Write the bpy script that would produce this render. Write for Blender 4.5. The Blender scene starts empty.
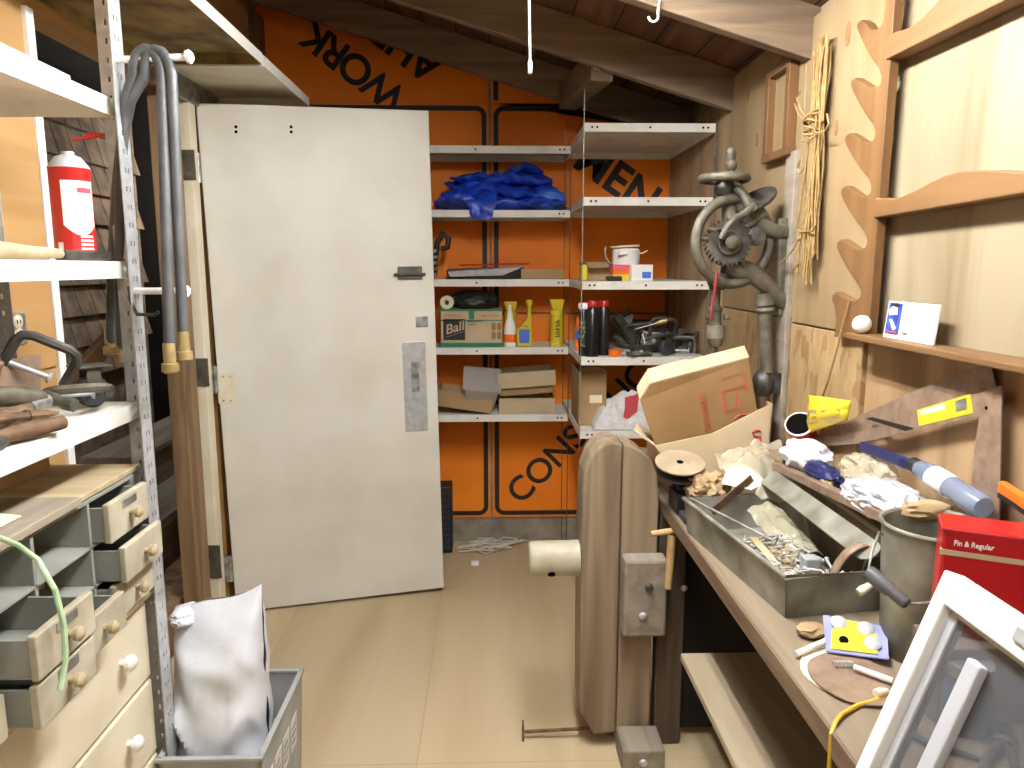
import bpy, bmesh, math, random
from mathutils import Vector, Matrix, noise
SC = bpy.context.scene
COL = SC.collection
PI = math.pi
# ------------------------------------------------------------------ camera, world, exposure
CAMH, FPX = 1.45, 740.0
PITCH = math.atan(117 / FPX)
YAW = math.atan(22 / FPX * math.cos(PITCH))
cd = bpy.data.cameras.new('camera'); cam = bpy.data.objects.new('camera', cd); COL.objects.link(cam)
cam.location = (0, 0, CAMH); cam.rotation_euler = (PI / 2 - PITCH, 0, -YAW)
cd.sensor_width = 36; cd.sensor_fit = 'HORIZONTAL'; cd.lens = FPX / 1024 * 36; cd.clip_start = .02
SC.camera = cam
wd = bpy.data.worlds.new('world'); SC.world = wd; wd.use_nodes = True
wd.node_tree.nodes['Background'].inputs[0].default_value = (.55, .6, .7, 1)
wd.node_tree.nodes['Background'].inputs[1].default_value = .12
SC.view_settings.view_transform = 'Standard'
try: SC.view_settings.look = 'None'
except Exception: pass
SC.view_settings.exposure = 0.40
SC.view_settings.gamma = 1
SC.view_settings.use_curve_mapping = False
LAMP = (.17, 1.44, 2.215)
FILL_LAMP = (.0, -.06, 2.235)
LAMP_STRENGTH = 165
FILL_STRENGTH = 34
ANNEX_FILL_STRENGTH = 420
LAMP_COLOR = (.955, .975, 1.0)

# ------------------------------------------------------------------ helpers
_f = Vector((math.sin(YAW) * math.cos(PITCH), math.cos(YAW) * math.cos(PITCH), -math.sin(PITCH)))
_r = Vector((math.cos(YAW), -math.sin(YAW), 0)); _u = _r.cross(_f)
def at(u, v, X=None, Y=None, Z=None):
    """point seen at a photo pixel that lies on a known wall / shelf / bench plane"""
    d = _f + _r * ((u - 512) / FPX) + _u * ((384 - v) / FPX)
    if X is not None: t = X / d.x
    elif Y is not None: t = Y / d.y
    else: t = (Z - CAMH) / d.z
    return Vector((0, 0, CAMH)) + d * t
def lin(c):
    c /= 255.0
    return c / 12.92 if c <= .04045 else ((c + .055) / 1.055) ** 2.4
def S(r, g, b): return (lin(r), lin(g), lin(b), 1)
def rnd_basis(d):
    d = Vector(d).normalized()
    a = Vector((0, 0, 1)) if abs(d.z) < .9 else Vector((1, 0, 0))
    x = a.cross(d).normalized(); return x, d.cross(x), d

class MB:
    def __init__(s): s.v = []; s.f = []
    def add(s, vs, fs, M=None):
        k = len(s.v)
        s.v += [tuple(M @ Vector(p)) if M is not None else tuple(p) for p in vs]
        s.f += [tuple(i + k for i in f) for f in fs]
        return s
    def box(s, x0, x1, y0, y1, z0, z1, M=None):
        return s.add([(x0,y0,z0),(x1,y0,z0),(x1,y1,z0),(x0,y1,z0),(x0,y0,z1),(x1,y0,z1),(x1,y1,z1),(x0,y1,z1)],
                     [(0,3,2,1),(4,5,6,7),(0,1,5,4),(1,2,6,5),(2,3,7,6),(3,0,4,7)], M)
    def bar(s, p0, p1, w, t, up=(0, 0, 1)):
        p0, p1 = Vector(p0), Vector(p1); d = (p1 - p0); L = d.length; d.normalize()
        x = Vector(up).cross(d)
        if x.length < 1e-4: x = Vector((1, 0, 0)).cross(d)
        x.normalize(); z = d.cross(x)
        M = Matrix(((x.x, d.x, z.x, p0.x), (x.y, d.y, z.y, p0.y), (x.z, d.z, z.z, p0.z), (0, 0, 0, 1)))
        return s.box(-w/2, w/2, 0, L, -t/2, t/2, M)
    def tube(s, pts, r, n=10, closed=False):
        pts = [Vector(p) for p in pts]; m = len(pts)
        rs = r if isinstance(r, (list, tuple)) else [r] * m
        vs = []; x = None
        for i, p in enumerate(pts):
            if closed: d = pts[(i+1) % m] - pts[i-1]
            else: d = pts[min(i+1, m-1)] - pts[max(i-1, 0)]
            if d.length < 1e-9: d = Vector((0, 0, 1))
            d.normalize()
            if x is None: x, y, _ = rnd_basis(d)
            else:
                x = x - d * x.dot(d)
                if x.length < 1e-6: x, y, _ = rnd_basis(d)
                x.normalize(); y = d.cross(x)
            for k in range(n):
                a = 2 * PI * k / n
                vs.append(p + (x * math.cos(a) + y * math.sin(a)) * rs[i])
        fs = []
        for i in range(m if closed else m - 1):
            j = (i + 1) % m
            for k in range(n):
                l = (k + 1) % n
                fs.append((i*n+k, i*n+l, j*n+l, j*n+k))
        if not closed:
            fs.append(tuple(range(n))[::-1]); fs.append(tuple((m-1)*n + k for k in range(n)))
        return s.add(vs, fs)
    def cyl(s, p0, p1, r0, r1=None, n=20): return s.tube([p0, p1], [r0, r0 if r1 is None else r1], n)
    def lathe(s, prof, c, d=(0, 0, 1), n=24):
        """prof: list of (radius, height along d)"""
        x, y, d = rnd_basis(d); c = Vector(c); vs = []; fs = []; m = len(prof)
        for r, h in prof:
            for k in range(n):
                a = 2 * PI * k / n
                vs.append(c + d * h + (x * math.cos(a) + y * math.sin(a)) * max(r, 1e-5))
        for i in range(m - 1):
            for k in range(n):
                l = (k + 1) % n
                fs.append((i*n+k, i*n+l, (i+1)*n+l, (i+1)*n+k))
        if tuple(prof[0]) != tuple(prof[-1]): fs.append(tuple(range(n))[::-1]); fs.append(tuple((m-1)*n + k for k in range(n)))
        return s.add(vs, fs)
    def prism(s, poly, fn0, fn1):
        """poly of (a,b); fn0/fn1 map (a,b) to the two faces"""
        n = len(poly)
        return s.add([fn0(a, b) for a, b in poly] + [fn1(a, b) for a, b in poly],
                     [tuple(range(n))[::-1], tuple(range(n, 2*n))] + [(i, (i+1) % n, n + (i+1) % n, n + i) for i in range(n)])
    def sheet(s, pts, d):
        """planar polygon of 3D points with thickness vector d"""
        n = len(pts); d = Vector(d)
        return s.add([Vector(p) for p in pts] + [Vector(p) + d for p in pts],
                     [tuple(range(n))[::-1], tuple(range(n, 2*n))] + [(i, (i+1) % n, n + (i+1) % n, n + i) for i in range(n)])
    def grid(s, fn, nu, nv):
        return s.add([fn(i / nu, j / nv) for j in range(nv + 1) for i in range(nu + 1)],
                     [(j*(nu+1)+i, j*(nu+1)+i+1, (j+1)*(nu+1)+i+1, (j+1)*(nu+1)+i) for j in range(nv) for i in range(nu)])
    def ball(s, c, r, sub=3, fn=None):
        bm = bmesh.new(); bmesh.ops.create_icosphere(bm, subdivisions=sub, radius=1); bm.verts.ensure_lookup_table()
        r = (r, r, r) if not isinstance(r, (list, tuple)) else r
        vs = []
        for v in bm.verts:
            n = v.co.normalized(); k = fn(n) if fn else 1
            vs.append(Vector((c[0] + n.x * r[0] * k, c[1] + n.y * r[1] * k, c[2] + n.z * r[2] * k)))
        fs = [tuple(v.index for v in f.verts) for f in bm.faces]; bm.free()
        return s.add(vs, fs)
    def crumple(s, c, r, seed, amp=.3, freq=1.6, sub=4, floor=None):
        def fn(n):
            q = n * freq + Vector((seed * 7.3, seed * 3.1, seed * 1.7))
            a = 1 - 2 * abs(noise.noise(q)); b = 1 - 2 * abs(noise.noise(q * 2.3))
            return 1 - amp + amp * (a * .7 + b * .35 + .35)
        k = len(s.v); s.ball(c, r, sub, fn)
        if floor is not None: s.v[k:] = [(p[0], p[1], max(p[2], floor)) for p in s.v[k:]]
        return s

WL = {}
def build(name, mb, m, parent=None, smooth=False, bevel=0, local=False, seg=2, solid=0, sub=0):
    me = bpy.data.meshes.new(name)
    off = Vector((0, 0, 0))
    if parent is not None and not local: off = WL.get(parent.name, Vector((0, 0, 0)))
    me.from_pydata([tuple(Vector(p) - off) for p in mb.v], [], mb.f)
    bm = bmesh.new(); bm.from_mesh(me); bmesh.ops.recalc_face_normals(bm, faces=bm.faces[:]); bm.to_mesh(me); bm.free()
    me.materials.append(m)
    if smooth:
        for p in me.polygons: p.use_smooth = True
        try: me.set_sharp_from_angle(angle=math.radians(42))
        except Exception: pass
    o = bpy.data.objects.new(name, me); COL.objects.link(o)
    if parent is not None: o.parent = parent; WL[o.name] = off
    if solid:
        x = o.modifiers.new('solid', 'SOLIDIFY'); x.thickness = solid; x.offset = 0
    if bevel:
        b = o.modifiers.new('bevel', 'BEVEL'); b.width = bevel; b.segments = seg; b.limit_method = 'ANGLE'; b.angle_limit = math.radians(40)
    if sub:
        x = o.modifiers.new('sub', 'SUBSURF'); x.levels = sub; x.render_levels = sub
    return o
def tag(o, label=None, cat=None, group=None, kind=None):
    if label: o['label'] = label
    if cat: o['category'] = cat
    if group: o['group'] = group
    if kind: o['kind'] = kind
    return o
def thing(name, label, cat, loc=(0, 0, 0), rot=None, group=None):
    o = bpy.data.objects.new(name, None); COL.objects.link(o); o.empty_display_size = .05
    o.location = loc
    if rot is not None: o.rotation_euler = rot
    WL[o.name] = Vector(loc)
    return tag(o, label, cat, group)
def one(name, mb, m, label, cat, group=None, **k):
    return tag(build(name, mb, m, **k), label, cat, group)
def struct(name, mb, m, parent=None, **k):
    o = build(name, mb, m, parent, **k)
    if parent is None: o['kind'] = 'structure'
    return o
def dup(root, loc=None, rot=None, label=None, group=None):
    r = root.copy(); COL.objects.link(r)
    if loc is not None: r.location = loc
    if rot is not None: r.rotation_euler = rot
    if label: r['label'] = label
    if group: r['group'] = group
    for ch in list(root.children):
        c = ch.copy(); COL.objects.link(c); c.parent = r
        for g in list(ch.children):
            d = g.copy(); COL.objects.link(d); d.parent = c
    return r
def words(name, body, size, loc, rot, m, parent, ext=.0006, bold=0.0, sx=1.0, align='CENTER', shear=0, local=False, sp=1.0):
    cu = bpy.data.curves.new(name, 'FONT'); cu.body = body; cu.size = size; cu.extrude = ext; cu.offset = bold * size
    cu.align_x = align; cu.align_y = 'CENTER'; cu.shear = shear; cu.materials.append(m)
    cu.space_character = sp
    f = bpy.data.objects.new(name, cu); COL.objects.link(f); bpy.context.view_layer.update()
    me = bpy.data.meshes.new_from_object(f); bpy.data.objects.remove(f); me.name = name
    if not me.materials: me.materials.append(m)
    o = bpy.data.objects.new(name, me); COL.objects.link(o)
    off = Vector((0, 0, 0)) if local else WL.get(parent.name, Vector((0, 0, 0)))
    o.parent = parent
    o.matrix_local = Matrix.Translation(Vector(loc) - off) @ rot.to_4x4() @ Matrix.Diagonal((sx, 1, 1, 1))
    WL[o.name] = off
    return o
def print_marks(name, wd, ht, n, loc, rot, m, parent, local=False, seed=1):
    """a line of small printed strokes too blurred to read"""
    r_ = random.Random(seed); mb = MB(); st = wd / n; R4 = Matrix.Translation(Vector(loc)) @ rot.to_4x4()
    for i in range(n):
        x0 = -wd / 2 + i * st; k = r_.random()
        mb.box(x0, x0 + st * .28, -ht / 2, ht / 2, 0, .0006, R4)
        if k > .35: mb.box(x0 + st * .28, x0 + st * .72, ht * (.3 if k > .7 else -.1), ht * (.5 if k > .7 else .1), 0, .0006, R4)
        if k < .6: mb.box(x0 + st * .5, x0 + st * .74, -ht / 2, ht * .1, 0, .0006, R4)
    return build(name, mb, m, parent, local=local)
RX = Matrix.Rotation(PI / 2, 3, 'X')                       # lettering that faces -Y
def rz(a): return Matrix.Rotation(a, 3, 'Z')

# ------------------------------------------------------------------ materials
def mat(name, c1, c2=None, rough=.6, metal=0.0, scale=8.0, stretch=(1, 1, 1), bump=0.0, lo=.35, hi=.65, detail=5, alpha=1.0, trans=0.0, spec=.5, dist=0.0):
    m = bpy.data.materials.new(name); m.use_nodes = True
    nt = m.node_tree; b = nt.nodes['Principled BSDF']
    b.inputs['Roughness'].default_value = rough; b.inputs['Metallic'].default_value = metal
    b.inputs['Specular IOR Level'].default_value = spec
    if alpha < 1: b.inputs['Alpha'].default_value = alpha
    if trans: b.inputs['Transmission Weight'].default_value = trans
    if c2 is None: b.inputs['Base Color'].default_value = c1
    if c2 is not None or bump:
        tc = nt.nodes.new('ShaderNodeTexCoord'); mp = nt.nodes.new('ShaderNodeMapping'); mp.inputs['Scale'].default_value = stretch
        nz = nt.nodes.new('ShaderNodeTexNoise'); nz.inputs['Scale'].default_value = scale; nz.inputs['Detail'].default_value = detail
        nz.inputs['Distortion'].default_value = dist
        nt.links.new(tc.outputs['Object'], mp.inputs[0]); nt.links.new(mp.outputs[0], nz.inputs['Vector'])
        if c2 is not None:
            cr = nt.nodes.new('ShaderNodeValToRGB'); cr.color_ramp.elements[0].position = lo; cr.color_ramp.elements[1].position = hi
            cr.color_ramp.elements[0].color = c2; cr.color_ramp.elements[1].color = c1
            nt.links.new(nz.outputs[0], cr.inputs[0]); nt.links.new(cr.outputs[0], b.inputs['Base Color'])
        if bump:
            bp = nt.nodes.new('ShaderNodeBump'); bp.inputs['Strength'].default_value = bump; bp.inputs['Distance'].default_value = .01
            nt.links.new(nz.outputs[0], bp.inputs['Height']); nt.links.new(bp.outputs[0], b.inputs['Normal'])
    return m
def wood(name, c1, c2, axis='Z', scale=22, rough=.65, bump=.15, lo=.3, hi=.7, k=.07):
    st = {'X': (k, 1, 1), 'Y': (1, k, 1), 'Z': (1, 1, k)}[axis]
    return mat(name, c1, c2, rough=rough, scale=scale, stretch=st, bump=bump, lo=lo, hi=hi, dist=.6, spec=.3)
def seam_wood(name, c1, c2, seam, axis, width, offset=0.0, grain='Y', scale=14, period2=None, axis2=None):
    """boards: wood grain with thin seams every `width` along an axis"""
    m = wood(name, c1, c2, grain, scale, k=.09)
    nt = m.node_tree; b = nt.nodes['Principled BSDF']
    src = b.inputs['Base Color'].links[0].from_socket
    tc = nt.nodes['Texture Coordinate']; sp = nt.nodes.new('ShaderNodeSeparateXYZ'); nt.links.new(tc.outputs['Object'], sp.inputs[0])
    fac = None
    for ax, w in ((axis, width), (axis2, period2)):
        if ax is None: continue
        a = nt.nodes.new('ShaderNodeMath'); a.operation = 'MULTIPLY_ADD'; a.inputs[1].default_value = 1 / w; a.inputs[2].default_value = 100 + offset
        nt.links.new(sp.outputs[ax], a.inputs[0])
        fr = nt.nodes.new('ShaderNodeMath'); fr.operation = 'FRACT'; nt.links.new(a.outputs[0], fr.inputs[0])
        lt = nt.nodes.new('ShaderNodeMath'); lt.operation = 'LESS_THAN'; lt.inputs[1].default_value = .006 / w; nt.links.new(fr.outputs[0], lt.inputs[0])
        if fac is None:
            fac = lt.outputs[0]
            fl = nt.nodes.new('ShaderNodeMath'); fl.operation = 'FLOOR'; nt.links.new(a.outputs[0], fl.inputs[0])
            wn = nt.nodes.new('ShaderNodeTexWhiteNoise'); wn.noise_dimensions = '1D'; nt.links.new(fl.outputs[0], wn.inputs['W'])
            hs = nt.nodes.new('ShaderNodeHueSaturation'); mr = nt.nodes.new('ShaderNodeMapRange'); mr.inputs[3].default_value = .86; mr.inputs[4].default_value = 1.1
            nt.links.new(wn.outputs['Value'], mr.inputs[0]); nt.links.new(mr.outputs[0], hs.inputs['Value']); nt.links.new(src, hs.inputs['Color']); src = hs.outputs[0]
        else:
            mx = nt.nodes.new('ShaderNodeMath'); mx.operation = 'MAXIMUM'; nt.links.new(fac, mx.inputs[0]); nt.links.new(lt.outputs[0], mx.inputs[1]); fac = mx.outputs[0]
    mix = nt.nodes.new('ShaderNodeMix'); mix.data_type = 'RGBA'; mix.inputs[7].default_value = seam
    nt.links.new(fac, mix.inputs[0]); nt.links.new(src, mix.inputs[6]); nt.links.new(mix.outputs[2], b.inputs['Base Color'])
    return m
def chips(name, c1, c2, c3, scale=26):
    m = bpy.data.materials.new(name); m.use_nodes = True; nt = m.node_tree; b = nt.nodes['Principled BSDF']; b.inputs['Roughness'].default_value = .7
    tc = nt.nodes.new('ShaderNodeTexCoord'); mp = nt.nodes.new('ShaderNodeMapping'); mp.inputs['Scale'].default_value = (1, 1.6, .7); mp.inputs['Rotation'].default_value = (.6, .2, .3)
    vo = nt.nodes.new('ShaderNodeTexVoronoi'); vo.inputs['Scale'].default_value = scale
    nz = nt.nodes.new('ShaderNodeTexNoise'); nz.inputs['Scale'].default_value = 5
    cr = nt.nodes.new('ShaderNodeValToRGB'); cr.color_ramp.elements[0].color = c1; cr.color_ramp.elements[1].color = c2
    e = cr.color_ramp.elements.new(.5); e.color = c3
    sp = nt.nodes.new('ShaderNodeSeparateColor')
    nt.links.new(tc.outputs['Object'], mp.inputs[0]); nt.links.new(mp.outputs[0], vo.inputs['Vector']); nt.links.new(vo.outputs['Color'], sp.inputs[0])
    nt.links.new(sp.outputs[0], cr.inputs[0]); nt.links.new(cr.outputs[0], b.inputs['Base Color'])
    return m
M = {}
M['white_steel'] = mat('white_steel', S(232, 228, 216), S(206, 198, 178), rough=.42, scale=9, lo=.2, hi=.5, bump=.02)
M['grey_steel'] = mat('grey_steel', S(176, 176, 172), S(120, 118, 112), rough=.4, metal=.55, scale=30, bump=.05)
M['zinc'] = mat('zinc', S(198, 199, 199), S(176, 177, 177), rough=.38, metal=.35, scale=40)
M['galv'] = mat('galv', S(156, 153, 138), S(104, 101, 87), rough=.5, metal=.2, scale=11, bump=.06)
M['iron'] = mat('iron', S(100, 93, 78), S(64, 60, 50), rough=.55, metal=.15, scale=26, bump=.12)
M['dark_iron'] = mat('dark_iron', S(76, 72, 64), S(44, 41, 37), rough=.5, metal=.2, scale=30, bump=.1)
M['rust'] = mat('rust', S(120, 92, 66), S(84, 62, 46), rough=.75, metal=.25, scale=30, bump=.1)
M['brass'] = mat('brass', S(196, 176, 126), S(160, 138, 92), rough=.35, metal=.5, scale=20)
M['black'] = mat('black', S(26, 25, 24), rough=.5)
M['black_gloss'] = mat('black_gloss', S(24, 24, 26), rough=.28)
M['hole'] = mat('hole', S(14, 13, 12), rough=.9, spec=0)
M['white'] = mat('white', S(236, 234, 228), rough=.5)
M['cream'] = mat('cream', S(232, 222, 196), S(218, 206, 176), rough=.5, scale=6)
M['door'] = mat('door', S(224, 219, 206), S(208, 202, 186), rough=.5, scale=3.2, lo=.25, hi=.6, bump=.015)
M['floor'] = seam_wood('floor', S(206, 186, 150), S(186, 164, 126), S(180, 158, 120), 0, .61, .37, 'Y', 5, 1.22, 1)
M['deck'] = seam_wood('deck', S(120, 84, 58), S(78, 52, 38), S(20, 14, 10), 0, .15, 0, 'Y', 16)
M['rafter'] = wood('rafter', S(140, 118, 92), S(100, 84, 68), 'X', 24)
M['ply'] = wood('ply', S(146, 124, 92), S(128, 104, 70), 'Z', 9, rough=.55, bump=.05, k=.1, lo=.25, hi=.6)
M['ply_pale'] = wood('ply_pale', S(148, 134, 108), S(118, 100, 74), 'Z', 7, rough=.55, bump=.05, k=.12, lo=.3, hi=.55)
M['ply_warm'] = wood('ply_warm', S(196, 156, 102), S(172, 130, 78), 'Y', 9, rough=.6, bump=.05, k=.1)
M['bench_shade'] = mat('bench_shade', S(30, 26, 22), rough=.9)  # deep shade under the bench, put into the board colour
M['ply_dark'] = wood('ply_dark', S(190, 164, 126), S(140, 116, 84), 'Z', 10, k=.12)
M['osb'] = chips('osb', S(156, 126, 84), S(136, 104, 64), S(166, 140, 100), 30)
M['pine'] = wood('pine', S(120, 88, 54), S(98, 69, 40), 'Z', 16, rough=.5, bump=.05)
M['pine_y'] = wood('pine_y', S(124, 92, 58), S(102, 73, 44), 'Y', 16, rough=.5, bump=.05)
M['shelf_wood'] = wood('shelf_wood', S(168, 154, 128), S(140, 124, 100), 'Y', 20)
M['ply_low'] = wood('ply_low', S(176, 146, 110), S(122, 94, 64), 'Z', 8, rough=.6, bump=.05, k=.1, lo=.3, hi=.6)
M['yellow_cord'] = mat('yellow_cord', S(204, 162, 48), rough=.5)
M['sash_grey'] = mat('sash_grey', S(186, 188, 192), rough=.45)
M['bench_wood'] = wood('bench_wood', S(142, 126, 104), S(102, 88, 70), 'Y', 20)
M['bench_dark'] = wood('bench_dark', S(96, 80, 62), S(62, 50, 38), 'Z', 20)
M['vise_wood'] = wood('vise_wood', S(156, 138, 112), S(108, 92, 72), 'Z', 18, bump=.25)
M['vise_edge'] = wood('vise_edge', S(176, 158, 132), S(150, 130, 104), 'Z', 18)
M['old_wood'] = wood('old_wood', S(164, 132, 94), S(106, 82, 58), 'Z', 20, bump=.3)
M['grey_wood'] = wood('grey_wood', S(158, 146, 128), S(118, 108, 94), 'Y', 18, bump=.2)
M['pale_wood'] = wood('pale_wood', S(188, 170, 138), S(160, 140, 108), 'X', 18)
M['dowel'] = wood('dowel', S(190, 160, 114), S(168, 136, 92), 'X', 18)
M['card'] = mat('card', S(172, 144, 106), S(158, 128, 90), rough=.85, scale=6, bump=.02, spec=.1)
M['card_dark'] = mat('card_dark', S(150, 120, 82), S(136, 106, 70), rough=.85, scale=6, spec=.1)
M['card_pale'] = mat('card_pale', S(196, 178, 146), S(184, 162, 128), rough=.85, scale=6, spec=.1)
M['orange'] = mat('orange', S(252, 144, 36), S(236, 120, 22), rough=.6, scale=3, lo=.2, hi=.6, spec=.3)
M['sign_black'] = mat('sign_black', S(34, 26, 22), rough=.6)
M['blue'] = mat('blue', S(40, 84, 220), S(18, 40, 150), rough=.35, scale=28, bump=.5, spec=.6)
M['blue_pale'] = mat('blue_pale', S(70, 120, 225), rough=.4)
M['red'] = mat('red', S(190, 36, 30), S(170, 24, 22), rough=.35, scale=6)
M['red_print'] = mat('red_print', S(186, 84, 62), rough=.8)
M['red_text'] = mat('red_text', S(176, 62, 66), rough=.8)
M['pink'] = mat('pink', S(230, 90, 120), rough=.6)
M['yellow'] = mat('yellow', S(222, 200, 50), S(206, 180, 36), rough=.4, scale=8)
M['yellow_clear'] = mat('yellow_clear', S(240, 212, 60), S(220, 186, 40), rough=.3, scale=14, bump=.3)
M['green'] = mat('green', S(28, 120, 84), rough=.6)
M['orange_plastic'] = mat('orange_plastic', S(236, 110, 30), rough=.4)
M['navy'] = mat('navy', S(22, 30, 76), rough=.4)
M['label_blue'] = mat('label_blue', S(70, 110, 200), rough=.5)
M['bag_white'] = mat('bag_white', S(218, 219, 224), rough=.35, scale=9, bump=.5)
M['rag'] = mat('rag', S(226, 222, 218), S(206, 200, 196), rough=.9, scale=40, bump=.2, spec=.1)
M['foil'] = mat('foil', S(232, 234, 236), S(190, 194, 200), rough=.25, metal=.3, scale=50, bump=.6)
M['paper_brown'] = mat('paper_brown', S(172, 148, 114), S(152, 126, 92), rough=.85, scale=16, bump=.5, spec=.1)
M['paper'] = mat('paper', S(232, 222, 190), rough=.8, spec=.2)
M['film'] = mat('film', S(226, 218, 192), S(206, 196, 166), rough=.22, scale=12, bump=.3, alpha=.45)
M['film_clear'] = mat('film_clear', S(214, 206, 170), rough=.15, alpha=.42, scale=14, bump=.4)
M['clear_plastic'] = mat('clear_plastic', S(214, 206, 200), rough=.25, alpha=.5)
M['bottle_clear'] = mat('bottle_clear', S(138, 150, 172), rough=.15, alpha=.6)
M['glass'] = mat('glass', S(104, 106, 110), rough=.08, alpha=.48)
M['rubber'] = mat('rubber', S(84, 84, 84), S(66, 66, 66), rough=.5, scale=20)
M['rubber_dark'] = mat('rubber_dark', S(52, 54, 58), rough=.5)
M['rope'] = mat('rope', S(156, 130, 86), S(132, 104, 64), rough=.8, scale=60, spec=.1)
M['cord_white'] = mat('cord_white', S(206, 198, 180), rough=.6)
M['crate'] = mat('crate', S(168, 168, 164), S(150, 150, 146), rough=.55, scale=10)
M['steel_dull'] = mat('steel_dull', S(142, 118, 97), S(118, 96, 78), rough=.5, metal=.0, scale=34, bump=.05)
M['green_tube'] = mat('green_tube', S(190, 216, 170), rough=.3, alpha=.8)
M['drawer'] = mat('drawer', S(192, 184, 162), S(158, 148, 124), rough=.6, scale=9)
M['drawer_side'] = mat('drawer_side', S(150, 150, 140), S(132, 132, 122), rough=.6, scale=7)
M['disc_card'] = mat('disc_card', S(164, 146, 120), S(146, 126, 98), rough=.8, scale=10)
M['hub'] = mat('hub', S(184, 176, 154), S(156, 146, 122), rough=.55, scale=12)
M['edge_brown'] = wood('edge_brown', S(126, 104, 82), S(88, 70, 54), 'Y', 20)
M['knot'] = mat('knot', S(140, 98, 58), S(112, 76, 44), rough=.6, scale=40)
M['red_rod'] = mat('red_rod', S(140, 48, 50), rough=.6)
M['chuck'] = mat('chuck', S(126, 119, 106), S(96, 90, 78), rough=.45, metal=.2, scale=30)
M['grime'] = mat('grime', S(158, 136, 84), S(92, 74, 42), rough=.7, scale=7, lo=.38, hi=.6, detail=8)
M['shingle'] = mat('shingle', S(140, 122, 100), S(92, 80, 66), rough=.9, scale=12, bump=.3)
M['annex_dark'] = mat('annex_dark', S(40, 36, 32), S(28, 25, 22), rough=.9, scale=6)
M['concrete'] = mat('concrete', S(160, 150, 132), S(128, 118, 100), rough=.9, scale=10, bump=.1)
M['bulb'] = bpy.data.materials.new('bulb'); M['bulb'].use_nodes = True
M['bulb_fill'] = bpy.data.materials.new('bulb_fill'); M['bulb_fill'].use_nodes = True
M['bulb_annex_fill'] = bpy.data.materials.new('bulb_annex_fill'); M['bulb_annex_fill'].use_nodes = True
for _n, _s in (('bulb', LAMP_STRENGTH), ('bulb_fill', FILL_STRENGTH), ('bulb_annex_fill', ANNEX_FILL_STRENGTH)):
    _b = M[_n].node_tree.nodes['Principled BSDF']; _b.inputs['Emission Color'].default_value = LAMP_COLOR + (1,); _b.inputs['Emission Strength'].default_value = _s

# ================================================================== SETTING
XR, XL, YB = .92, -1.12, 3.82
def roof_z(x): return 2.44 - .302 * x
struct('floor', MB().box(XL - .08, XR + .08, -.7, YB + .05, -.05, 0), M['floor'])
struct('ceiling', MB().add([(x, y, roof_z(x) + d) for d in (0, .03) for x, y in ((XL - .1, -.7), (XR + .1, -.7), (XR + .1, YB + .08), (XL - .1, YB + .08))],
       [(0,1,2,3),(7,6,5,4),(0,4,5,1),(1,5,6,2),(2,6,7,3),(3,7,4,0)]), M['deck'])
struct('wall_back', MB().box(XL - .08, XR + .08, YB, YB + .05, 0, 2.85), M['concrete'])
w = MB(); w.box(XR, XR + .06, -.7, YB + .05, 0, 2.25); struct('wall_right', w, M['ply_pale'])
w = MB(); w.box(XL - .08, XL, -.7, 1.93, 0, 2.85); w.box(XL - .08, XL, 1.93, 3.02, 2.07, 2.85); w.box(XL - .08, XL, 3.02, 4.55, 0, 2.85)
struct('wall_left', w, M['ply_warm'])
struct('wall_front', MB().box(XL - .08, XR + .08, -.76, -.7, 0, 2.85), M['ply_pale'])
# facing boards on the right wall
struct('trim_1', MB().box(XR - .012, XR, 2.87, YB, 0, 2.09), M['ply_dark'], bevel=.002)
w = MB(); w.box(XR - .02, XR, 2.19, 2.86, 1.30, 2.14); struct('trim_2', w, M['ply'], bevel=.002)
struct('trim_3', MB().box(XR - .018, XR, 2.19, 2.86, .30, 1.295), M['osb'], bevel=.002)
def knot(parent, u, v, X, ry, rz_):
    c = at(u, v, X=X - .0004)
    build('knot', MB().sheet([(X - .0006, c.y + ry * math.cos(a_), c.z + rz_ * math.sin(a_)) for a_ in [2 * PI * i / 14 for i in range(14)]], (.0008, 0, 0)), M['knot'], parent)
for u, v, ry, rz_ in ((748, 95, .012, .024), (770, 128, .010, .02), (757, 140, .012, .022)): knot(bpy.data.objects['trim_2'], u, v, XR - .02, ry, rz_)
# rafters
RY = (2.18, 2.86, 3.53, 1.50, .82)
RL = ['rough brown roof rafter nearest the top of the view, with a white hook', 'long grey-brown roof rafter ending at the right wall above the shelves',
      'dark roof rafter in shadow close to the orange signs', 'roof rafter directly over the room beside the lamp', 'roof rafter over the front of the room']
for y, l in zip(RY[:3], RL):
    m_ = MB(); x0, x1 = XL, XR
    m_.add([(x, yy, roof_z(x) + d) for yy in (y - .022, y + .022) for x, d in ((x0, -.145), (x1, -.145), (x1, -.002), (x0, -.002))],
           [(0,1,2,3),(7,6,5,4),(0,4,5,1),(1,5,6,2),(2,6,7,3),(3,7,4,0)])
    one('rafter', m_, M['rafter'], l, 'rafter', 'roof rafters', bevel=.003)
# purlin block under the second rafter
p = at(600, 75, Y=2.95)
m_ = MB().bar((p.x, 2.89, p.z + .02), (p.x - .07, 3.45, p.z + .03), .085, .11)
blk = one('beam_stub', m_, M['rafter'], 'short sawn beam end with pale end grain jutting under the rafter', 'beam', bevel=.004)
m_ = MB().bar((p.x + .003, 2.884, p.z + .03), (p.x, 2.89, p.z + .03), .08, .06); build('end_grain', m_, M['pale_wood'], blk)
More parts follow.
